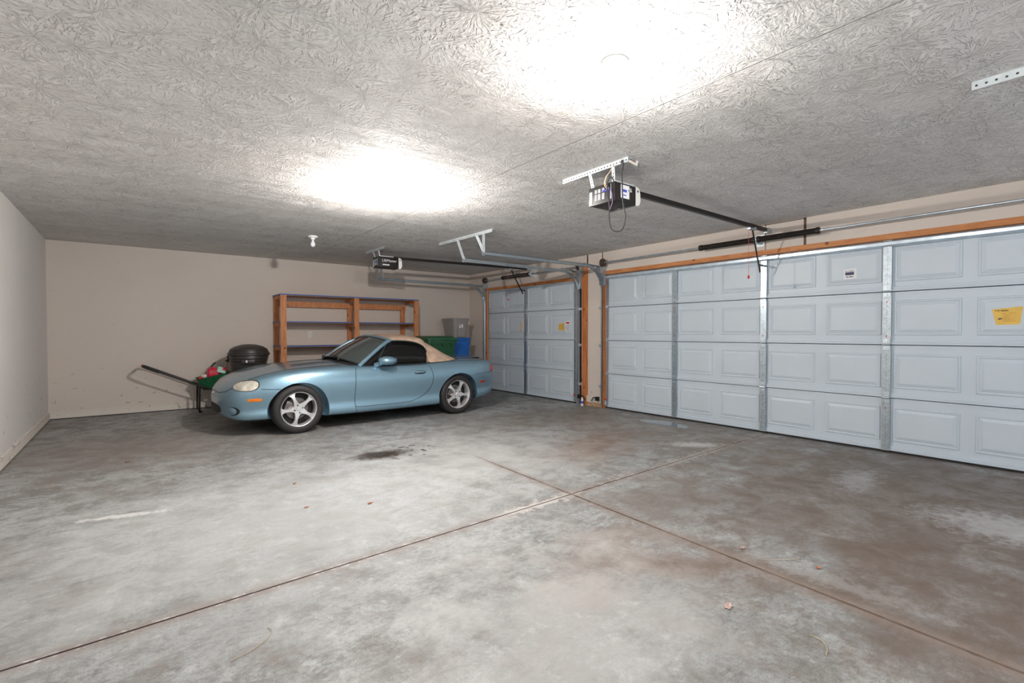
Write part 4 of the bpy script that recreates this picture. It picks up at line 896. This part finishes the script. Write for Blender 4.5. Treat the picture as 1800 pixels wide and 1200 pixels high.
# mirrors
for sg in (-1, 1):
    mb = MB(); Mx = Matrix.Translation((1.075, sg * .885, .835)) @ Matrix.Rotation(sg * 0.15, 4, 'Z'); rows = []
    for i in range(13):
        a = -PI / 2 + PI * i / 12; rows.append([Mx @ Vector((math.sin(a) * .10 + (0.03 if a > 0 else 0), math.cos(a) * .095 * math.cos(b) , math.cos(a) ** .8 * .058 * math.sin(b) if math.cos(a) > 0.001 else 0)) for b in [2 * PI * k / 20 for k in range(20)]])
    mb.grid(rows, cyc=True); mr_ = mb.build('door_mirror', M['paint'], car)
    mb = MB(); mb.tube([(0.985, sg * .745, .775), (1.01, sg * .80, .79), (1.05, sg * .86, .81)], [0.032, 0.030, 0.028], 10); mb.build('mirror_arm', M['paint'], mr_)
    mb = MB(); mb.lathe([(0, 0.002), (0.045, 0.001), (0.05, 0)], Mx @ Matrix.Translation((0.118, 0, 0)) @ Matrix.Rotation(PI / 2, 4, 'Y') @ Matrix.Diagonal((1, 1.6, 1, 1)), 20); mb.build('mirror_glass', M['chrome'], mr_)
# wheels
def wheel(cx, sg, rot, steer=0):
    w = bpy.data.objects.new('wheel', None); 
    T = Matrix.Translation((cx, sg * 0.70, 0.290)) @ Matrix.Rotation(-sg * PI / 2, 4, 'X') @ Matrix.Rotation(rot, 4, 'Z')   # local +z = outwards
    R = 0.290
    mb = MB(); mb.lathe([(.202, -.085), (.215, -.098), (.25, -.102), (.278, -.092), (R, -.070), (R, .070), (.278, .092), (.25, .102), (.218, .100), (.204, .088), (.198, .07), (.198, -.07)], T, 64, close=True)
    ty = mb.build('wheel', M['tyre'], car, sharp=45)
    mb = MB()
    for k in range(4): mb.lathe([(R + .0005, -.055 + k * .034), (R + .0005, -.049 + k * .034)], T, 64)
    mb.build('tread_groove', M['gap'], ty)
    mb = MB(); mb.lathe([(.200, -.06), (.192, .02), (.192, .070), (.201, .088), (.212, .093), (.215, .086), (.207, .080), (.204, .066)], T, 64); mb.build('rim', M['alloy'], ty)
    mb = MB(); mb.lathe([(0, -.005), (.13, -.005), (.132, -.012), (.132, -.03)], T, 40); mb.build('brake_disc', M['disc'], ty)
    mb = MB(); mb.box(-.055, .055, .06, .150, .0, .045, bev=.012); mb.b.transform(T @ Matrix.Rotation(1.2 - rot, 4, 'Z')); mb.build('brake_caliper', M['disc'], ty)
    mb = MB(); mb.lathe([(0, -.04), (.19, -.04), (.192, -.05)], T, 40); mb.build('wheel_inner', M['cabin'], ty)
    # star of five tapering spokes, one piece
    mb = MB(); rows_t, poly = [], []
    prof = [(.050, .0355), (.070, .025), (.100, .0175), (.132, .0160), (.160, .0195), (.178, .029), (.190, .044)]
    for k in range(5):
        th = 2 * PI * k / 5; ux, uy = math.cos(th), math.sin(th); tw = .012
        L_ = [(r, -h - tw * (r - .1)) for r, h in prof]; Rr = [(r, h - tw * (r - .1) * 6 * 0.3) for r, h in prof[::-1]]
        for r, h in L_ + Rr: poly.append((r * ux - h * uy, r * uy + h * ux, r))
    zf = lambda r: .074 + .010 * math.sin(min(1, max(0, (r - .04) / .15)) * PI) - .004
    vt = [mb.b.verts.new(T @ Vector((x, y, zf(r)))) for x, y, r in poly]; vb = [mb.b.verts.new(T @ Vector((x * 1.0, y * 1.0, zf(r) - .030))) for x, y, r in poly]
    n = len(poly); per = n // 5; m7 = len(prof)
    cT = mb.b.verts.new(T @ Vector((0, 0, .072)))
    for k in range(5):
        base = k * per
        for i in range(m7 - 1):
            a, b = base + i, base + i + 1; d_, c_ = base + per - 1 - i, base + per - 2 - i
            mb.b.faces.new((vt[a], vt[b], vt[c_], vt[d_]))
        mb.b.faces.new((cT, vt[base], vt[base + per - 1])); mb.b.faces.new((cT, vt[base + per - 1], vt[(base + per) % n]))
        for i in range(per):
            a, b = base + i, (base + i + 1) % n; mb.b.faces.new((vt[a], vb[a], vb[b], vt[b]))
    sp = mb.build('spokes', M['alloy'], ty, sharp=40)
    mb = MB(); mb.lathe([(0, .078), (.020, .077), (.025, .072), (.025, .06)], T, 24); mb.build('hub_cap', M['alloy'], ty)
    for k in range(4):
        a = PI / 4 + k * PI / 2; mb = MB(); mb.lathe([(0, .0765), (.0085, .076), (.009, .07)], T @ Matrix.Translation((.047 * math.cos(a), .047 * math.sin(a), .0)), 10); mb.build('lug_nut', M['hole'], ty)
    return ty
# rotation angle measured in the wheel's own plane
wheel(0.0, -1, math.radians(-31)); wheel(2.265, -1, math.radians(-6)); wheel(0.0, 1, 0.3); wheel(2.265, 1, 0.8)
# cabin: seats, headrests, dash, wheel
for y in (-.36, .36):
    mb = MB(); mb.box(1.50, 1.62, y - .22, y + .22, .45, .98, bev=.05); mb.box(1.52, 1.60, y - .12, y + .12, .95, 1.06, bev=.03); mb.build('seat', M['cabin'], car)
mb = MB(); mb.tube([Vector((1.12, -.36, .80)) + Vector((0.05 * math.sin(a), .16 * math.cos(a), .15 * math.sin(a))) for a in [2 * PI * k / 24 for k in range(25)]], .013, 8, caps=False); mb.build('steering_wheel', M['cabin'], car)
mb = MB(); mb.box(1.17, 1.19, -.10, .10, 1.06, 1.11, bev=.008); mb.build('interior_mirror', M['black'], car)
mb = MB(); mb.box(1.0, 1.35, -.60, -.52, 0.70, 0.76); mb.build('exhaust_pipe', M['black'], car) if False else mb.b.free()
mb = MB(); mb.tube([(2.7, .45, .22), (3.10, .45, .24)], .032, 14); mb.build('exhaust_pipe', M['chrome'], car)
mb = MB(); mb.box(-0.45, 2.70, -.50, .50, .15, .24); mb.build('underbody', M['cabin'], car)

# ================================================================ shelving
rk = empty('wooden_shelf_unit', (3.17, 8.95, 0), label='raw timber shelving unit with blue-edged boards standing against the back wall', cat='shelves')
RP = lambda mb, n_, m_: loc_parent(mb.build(n_, m_), rk)
X0, X1, YF, YR = 1.925, 4.41, 8.70, 9.25
for x in (X0, 3.145, X1 - .09): mb = MB(); mb.box(x, x + .089, YF, YF + .038, 0, 1.83); RP(mb, 'post', M['wood'])
for x in (X0 + .0, 3.20, 4.27): mb = MB(); mb.box(x, x + .089, YR - .05, YR - .012, 0, 1.655 if x > 2 else 1.80); RP(mb, 'post', M['wood'])
for z in (1.84, 1.39, .985, .50):
    mb = MB(); mb.box(X0 - .005, X1, YF - .002 if z > 1.8 else YF + .04, YR - .003, z - .018, z - .002)
    b = RP(mb, 'shelf_board', M['ply'])
    mb = MB(); f = YF - .004 if z > 1.8 else YF + .038; mb.box(X0 - .007, X1 + .002, f, f + .02, z - .013, z + .003); mb.box(X0 - .008, X0 - .004, f, YR - .004, z - .013, z + .003)
    e = mb.build('blue_edge', M['blueshelf']); loc_parent(e, rk); e.parent = b
    for x in (X0 + .01, 3.15, X1 - .05):
        mb = MB(); mb.box(x, x + .038, YF + .038, YR - .05, z - .075, z - .019); RP(mb, 'cross_rail', M['wood'])
mb = MB(); mb.box(X0 + .08, 4.36, YR - .088, YR - .051, 1.655, 1.75); RP(mb, 'back_rail', M['wood'])
# outlet
ol = empty('wall_outlet', (2.535, YB, 1.17), label='white duplex outlet on the back wall seen through the shelving', cat='outlet')
mb = MB(); mb.box(-.036, .036, -.008, -.0005, -.058, .058, bev=.003); mb.build('face_plate', M['white'], ol)
for z in (-.02, .02):
    mb = MB(); mb.box(-.015, .015, -.010, -.007, z - .013, z + .013, bev=.002); s_ = mb.build('socket', M['white'], ol)
    mb = MB(); mb.box(-.007, -.004, -.0108, -.0098, z - .004, z + .006); mb.box(.004, .007, -.0108, -.0098, z - .004, z + .006); mb.build('slot', M['hole'], s_)

# ================================================================ trash can
tc = empty('trash_can', (1.425, 8.53, 0), label='round black plastic trash can with a domed lid between wheelbarrow and shelving', cat='trash can')
mb = MB(); mb.lathe([(0, .005), (.205, .005), (.215, .03), (.245, .70), (.252, .72), (.252, .76), (.262, .77), (.262, .80), (.272, .81), (.272, .86), (.265, .87)], seg=48); mb.build('barrel', M['can'], tc)
mb = MB(); mb.lathe([(.285, .855), (.292, .86), (.292, .895), (.278, .90), (.274, .925), (.262, .93), (.262, .95), (.20, .99), (.10, 1.02), (0, 1.028)], seg=48); mb.build('lid', M['can'], tc)
for a in (-PI / 2 - .2, PI / 2): 
    mb = MB(); R_ = Matrix.Rotation(a, 4, 'Z'); mb.box(.25, .30, -.09, .09, .74, .80, bev=.012); mb.b.transform(R_); mb.build('handle', M['can'], tc)
mb = MB(); mb.box(.253, .258, -.02, .02, .755, .79); mb.b.transform(Matrix.Rotation(-PI / 2 - .35, 4, 'Z')); mb.b.transform(Matrix.Translation((0, -.046, 0))); mb.build('paper_scrap', M['sticker'], tc)

# ================================================================ wheelbarrow
wb = empty('wheelbarrow', (0.95, 8.93, 0), label='green-tray wheelbarrow with a black loop handle in front of the car nose', cat='wheelbarrow')
WP = lambda mb, n_, m_, **k: loc_parent(mb.build(n_, m_, **k), wb)
y0, y1 = 8.73, 9.13
def trayring(x0, x1, ya, yb, z0, z1, r=.06):
    out = []
    for cx, cy, a0 in ((x1 - r, yb - r, 0), (x0 + r, yb - r, PI / 2), (x0 + r, ya + r, PI), (x1 - r, ya + r, 1.5 * PI)):
        for k in range(5): a = a0 + k * PI / 8; x = cx + r * math.cos(a); out.append((x, cy + r * math.sin(a), z0 + (z1 - z0) * (x - x0) / (x1 - x0)))
    return out
mb = MB(); rings = [trayring(.76, 1.22, y0 - .01, y1 + .01, .50, .60), trayring(.77, 1.21, y0, y1, .497, .597), trayring(.84, 1.14, y0 + .07, y1 - .07, .33, .34), trayring(.88, 1.10, y0 + .1, y1 - .1, .325, .325, .05)]
inner = [trayring(.775, 1.205, y0 + .005, y1 - .005, .50, .60), trayring(.845, 1.135, y0 + .075, y1 - .075, .337, .347), trayring(.89, 1.09, y0 + .11, y1 - .11, .332, .332, .05)]
vr = mb.grid(rings, cyc=True); mb.b.faces.new(vr[-1]); vi = mb.grid(inner, cyc=True); mb.b.faces.new(vi[-1]); mb.grid([rings[0], inner[0]], cyc=True)
WP(mb, 'tray', M['tray'])
mb = MB()
path = [(1.12, y0 + .06, .28), (.80, y0 + .01, .40), (.30, y0 + .0, .635), (.15, y0 + .02, .705), (.11, y0 + .09, .722), (.11, y1 - .09, .722), (.15, y1 - .02, .705), (.30, y1, .635), (.80, y1 - .01, .40), (1.12, y1 - .06, .28)]
mb.tube(smooth_path(path, 5), .0135, 10); hd = WP(mb, 'handle_frame', M['black'])
mb = MB(); mb.tube(smooth_path([(.30, y0, .635), (.15, y0 + .02, .705), (.118, y0 + .08, .72)], 5), .020, 10); g_ = mb.build('grip', M['rubber']); loc_parent(g_, wb); g_.parent = hd
mb = MB(); mb.tube([(.11, y0 + .12, .722), (.11, y1 - .12, .722)], .019, 10); g_ = mb.build('grip', M['red']); loc_parent(g_, wb); g_.parent = hd; g_['label'] = 'faded red grip sleeve'
for y in (y0 + .03, y1 - .03):
    mb = MB(); mb.tube(smooth_path([(.81, y, .395), (.795, y, .36), (.79, y, .15), (.79, y, .03), (.795, y, .012), (.825, y, .012)], 4), .014, 8); mb.tube([(.80, y, .40), (1.12, y, .27)], .011, 8); WP(mb, 'leg', M['black'])
mb = MB(); T = Matrix.Translation((1.13, 8.93, .165)) @ Matrix.Rotation(PI / 2, 4, 'X'); mb.lathe([(.10, -.035), (.135, -.045), (.165, -.03), (.165, .03), (.135, .045), (.10, .035)], T, 32, close=True); wt = WP(mb, 'wheel', M['tyre'])
mb = MB(); mb.lathe([(.0, -.045), (.03, -.045), (.04, -.012), (.10, -.02), (.10, .02), (.04, .012), (.03, .045), (0, .045)], T, 24); r_ = mb.build('wheel_rim', M['red']); loc_parent(r_, wb); r_.parent = wt
# contents of the barrow
def lumpy(name, c, sx, sy, sz, m, label, cat, seed, boxy=0.6):
    mb = MB(); random.seed(seed); bmesh.ops.create_icosphere(mb.b, subdivisions=3, radius=1)
    for v in mb.b.verts:
        d = v.co.normalized(); k = 1 + .10 * math.sin(5 * d.x + seed) * math.cos(4 * d.y) + .06 * math.sin(9 * d.z + seed * 2) ; q = Vector([math.copysign(abs(a) ** boxy, a) for a in d]); v.co = Vector((q.x * sx * k, q.y * sy * k, q.z * sz * k))
    for f in mb.b.faces: f.smooth = True
    o = mb.build(name, m, sharp=60); o.location = c; return tag(o, label, cat)
lumpy('red_bag', (.985, 8.88, .575), .085, .10, .09, M['cardred'], 'crumpled red bag lying in the wheelbarrow tray', 'bag', 2)
lumpy('garden_bottle', (.86, 8.87, .535), .045, .05, .035, M['bottle'], 'small cream plastic bottle at the handle end of the wheelbarrow tray', 'bottle', 5, .8)
lumpy('red_cap_jar', (.815, 8.80, .512), .03, .03, .024, M['red'], 'tiny red jar at the rim of the wheelbarrow tray', 'jar', 3, .8)
mb = MB(); mb.box(-.06, .06, -.004, .004, -.045, .045, bev=.003); o = mb.build('seed_packet', M['mint']); o.location = (1.09, 8.78, .625); o.rotation_euler = (-.3, .30, .05); tag(o, 'mint green packet with red corner leaning on the red bag', 'packet')
mb = MB(); mb.box(.005, .06, -.0052, -.0041, .0, .045); mb.build('red_corner', M['red'], o)
tl = empty('pruning_shears', (1.12, 8.87, .62), label='long-handled shears with a pale grip standing in the wheelbarrow', cat='garden tool')
mb = MB(); mb.tube([(0, 0, -.02), (.055, -.01, .12)], [.011, .014], 10); mb.build('pale_grip', M['straw'], tl)
mb = MB(); mb.tube([(-.012, 0, -.06), (0, 0, -.02)], .010, 8); mb.tube([(.055, -.01, .12), (.075, -.012, .17), (.065, -.01, .22)], [.016, .014, .02], 8); mb.tube([(.06, -.01, .16), (.03, 0, .14)], .008, 8); mb.build('tool_head', M['black'], tl)
mb = MB(); mb.tube(smooth_path([(.90, 9.02, .53), (.94, 9.03, .60), (1.0, 9.04, .70), (1.04, 9.04, .73)], 5), .012, 8); o = mb.build('hose_piece', M['rubber']); tag(o, 'short dark hose piece sticking up behind the red bag', 'hose'); origin(o, (.92, 8.98, .52))

# ================================================================ bins in the far corner
gb = empty('wheeled_green_bin', (4.545, 8.31, 0.0), label='green wheeled rubbish bin with a flat lid behind the car, left of the blue bin', cat='rubbish bin')
def taper(mb, x, y, z0, z1, a, b, c, d, mi=0, r=.03):
    def ring(hx, hy, z):
        out = []
        for sx, sy, a0 in ((1, 1, 0), (-1, 1, PI / 2), (-1, -1, PI), (1, -1, 1.5 * PI)):
            for k in range(4): t = a0 + k * PI / 6; out.append((x + sx * (hx - r) + r * math.cos(t), y + sy * (hy - r) + r * math.sin(t), z))
        return out
    vr = mb.grid([ring(a, b, z0), ring(c, d, z1)], mi, cyc=True); mb.b.faces.new(vr[0][::-1]).material_index = mi; mb.b.faces.new(vr[1]).material_index = mi
mb = MB(); taper(mb, 0, 0, .06, 1.0, .22, .24, .285, .30); taper(mb, 0, 0, .97, 1.035, .305, .32, .305, .32)
for x in (-.2, 0.02, .2): mb.box(x - .03, x + .03, -.335, -.29, .93, 1.0, bev=.008)
mb.build('bin_body', M['greenbin'], gb)
mb = MB(); taper(mb, 0, 0, 1.036, 1.065, .325, .345, .325, .345); taper(mb, 0, .02, 1.065, 1.105, .31, .32, .24, .25); mb.build('lid', M['greenlid'], gb); gb.scale = (1, 1, 1.035)
mb = MB(); mb.tube([(-.25, .36, 1.02), (.25, .36, 1.02)], .016, 10); mb.build('handle', M['greenbin'], gb)
for x in (-.25, .25): mb = MB(); mb.lathe([(0, -.025), (.11, -.025), (.12, 0), (.11, .025), (0, .025)], Matrix.Translation((x, .24, .12)) @ Matrix.Rotation(PI / 2, 4, 'Y'), 24); mb.build('wheel', M['rubber'], gb)
bb = empty('blue_bin', (5.205, 8.66, 0), label='tall bright blue plastic bin in the far corner under a grey tote', cat='bin')
mb = MB(); taper(mb, 0, 0, 0, 1.0, .17, .20, .205, .24); taper(mb, 0, 0, 1.0, 1.045, .215, .25, .218, .252); taper(mb, 0, 0, 1.05, 1.075, .205, .24, .205, .24); taper(mb, 0, 0, 1.075, 1.105, .225, .26, .225, .26); mb.build('bin_body', M['bluebin'], bb)
gt = empty('grey_tote', (5.235, 8.70, 1.106), label='grey storage tote with a white label stacked on the blue bin', cat='storage tote')
mb = MB(); taper(mb, 0, 0, 0, .345, .145, .19, .178, .24, r=.045)
mb.b.faces.ensure_lookup_table(); mb.box(-.08, .09, -.232, -.205, .01, .30, bev=.006); mb.build('tub', M['grey'], gt)
mb = MB(); taper(mb, 0, 0, .345, .372, .194, .258, .197, .262, r=.045); taper(mb, 0, 0, .372, .392, .184, .248, .180, .244, r=.045); mb.build('lid', M['grey'], gt)
mb = MB(); mb.box(-.055, .04, -.2345, -.2325, .20, .265); lb = mb.build('white_label', M['sticker'], gt)
mb = MB(); mb.box(-.05, -.01, -.2352, -.2346, .235, .255); mb.build('red_print', M['red'], lb)
mb = MB(); mb.box(-.005, .005, -.2352, -.2346, .205, .235); mb.build('dark_print', M['ink'], lb)

# ================================================================ safety sensors by the pier
def sensor(x, y, sg, label):
    root = empty('safety_sensor', (x, y, .15), label=label, cat='door sensor', group='photo-eye sensors')
    mb = MB(); mb.tube(smooth_path([(0, 0, 0), (-.01, sg * .05, .012), (-.01, sg * .09, .006), (-.005, sg * .13, -.05)], 5), .008, 8); mb.build('wire_bracket', M['black'], root)
    mb = MB(); mb.box(-.03, .02, -.02, .03, -.035, .03, bev=.005); mb.build('sensor_head', M['black'], root)
sensor(5.885, 5.40, 1, 'black photo-eye sensor by the track of the wide garage door')
sensor(5.885, 5.80, -1, 'black photo-eye sensor at the foot of the raw wood post')
mb = MB()
random.seed(4)
for k in range(1): pass
mb.tube(smooth_path([(5.88, 5.66, .012), (5.86, 5.60, .03), (5.87, 5.53, .015), (5.84, 5.47, .05), (5.86, 5.42, .03), (5.88, 5.44, .012), (5.90, 5.5, .02)], 6), .007, 8)
o = mb.build('cable_bundle', M['straw']); tag(o, 'tangle of pale sensor cable on the floor at the foot of the pier', 'cable'); origin(o, (5.87, 5.53, 0))
mb = MB(); mb.lathe([(0, 0), (.022, 0), (.024, .03), (.02, .11), (.008, .13), (.008, .145), (0, .145)], seg=16); o = mb.build('spray_bottle', [M['white']]); o.location = (5.86, 5.72, 0); tag(o, 'small white bottle standing at the foot of the raw wood post', 'bottle')
mb = MB(); mb.lathe([(.0245, .04), (.0225, .08)], seg=16); mb.build('blue_band', M['blueink'], o)

# ================================================================ puddle, leaves, twigs
mb = MB(); ring = []
for k in range(48):
    a = 2 * PI * k / 48; r = 1 + .10 * math.sin(3 * a + 1) + .06 * math.sin(5 * a); ring.append((5.56 + .155 * r * math.cos(a) , 3.93 + .36 * r * math.sin(a)))
vb = [mb.b.verts.new((x, y, .0)) for x, y in ring]; vt = [mb.b.verts.new((5.56 + (x - 5.56) * .998, 3.93 + (y - 3.93) * .998, .0008)) for x, y in ring]
mb.b.faces.new(vt)
for i in range(48): j = (i + 1) % 48; mb.b.faces.new((vb[i], vb[j], vt[j], vt[i]))
o = mb.build('puddle', M['water']); tag(o, 'shallow oval puddle on the floor in front of the wide garage door', 'puddle'); origin(o, (5.56, 3.93, 0))
def leaf(x, y, s, m, label, rz, cat='leaf'):
    mb = MB(); random.seed(int(x * 100)); n = 14; P = []
    for k in range(n):
        a = 2 * PI * k / n; r = s * (1.0 if k % 2 else .55) * (.8 + .4 * random.random()); P.append((r * math.cos(a) * 1.3, r * math.sin(a) * .8))
    v = [mb.b.verts.new((px, py, .004 + .25 * s * random.random())) for px, py in P]; c0 = mb.b.verts.new((0, 0, .003)); lo = [mb.b.verts.new((a.co.x, a.co.y, a.co.z - .0012)) for a in v]; c1 = mb.b.verts.new((0, 0, .0015))
    for i in range(n): j = (i + 1) % n; mb.b.faces.new((c0, v[i], v[j])); mb.b.faces.new((c1, lo[j], lo[i])); mb.b.faces.new((v[i], lo[i], lo[j], v[j]))
    mb.tube([(s * 1.1, 0, .004), (s * 1.9, s * .25, .005)], .0012, 5)
    o = mb.build('dry_leaf', m); o.location = (x, y, 0); o.rotation_euler.z = rz; tag(o, label, cat, group='dry leaf scraps on the floor')
leaf(1.307, 3.335, .020, M['leaf'], 'rust-coloured leaf scrap left of the long floor joint, nearer the camera than the oil stain', .3)
leaf(1.009, 4.142, .017, M['leaf'], 'reddish leaf curl on the pale floor below the car front wheel', 1.0)
leaf(2.048, 1.113, .026, M['paleleaf'], 'pale brown curled leaf in the lower right foreground', .5)
leaf(2.671, 1.373, .020, M['paleleaf'], 'pinkish leaf scrap close to the floor joint right of the crossing', .1)
leaf(-.05, 5.79, .022, M['leaf'], 'orange leaf scrap on the floor towards the left wall', .8)
leaf(2.75, 1.02, .014, M['leaf'], 'small orange scrap on the dark floor right of the nearer joint', .2)
leaf(0.93, 3.52, .014, M['leaf'], 'tiny orange scrap on the pale floor left of centre', .2)
for pts, lab, r in (([(0.27, 2.03), (0.34, 2.05), (0.40, 2.09), (0.43, 2.14), (0.42, 2.17)], 'thin curved straw strand in the lower left foreground', .0016), ([(2.02, .72), (2.07, .735), (2.105, .765), (2.11, .81)], 'thin curved straw strand in the lower right foreground', .0016),
                 ([(2.62, 1.78 - .55), (2.75, 1.14), (2.80, 1.13)], 'short straight straw strand by the floor joint', .0014)):
    mb = MB(); mb.tube(smooth_path([(x, y, .004) for x, y in pts], 5), r, 6); o = mb.build('straw_strand', M['straw']); tag(o, lab, 'straw', group='straw strands on the floor'); origin(o, (pts[0][0], pts[0][1], 0))
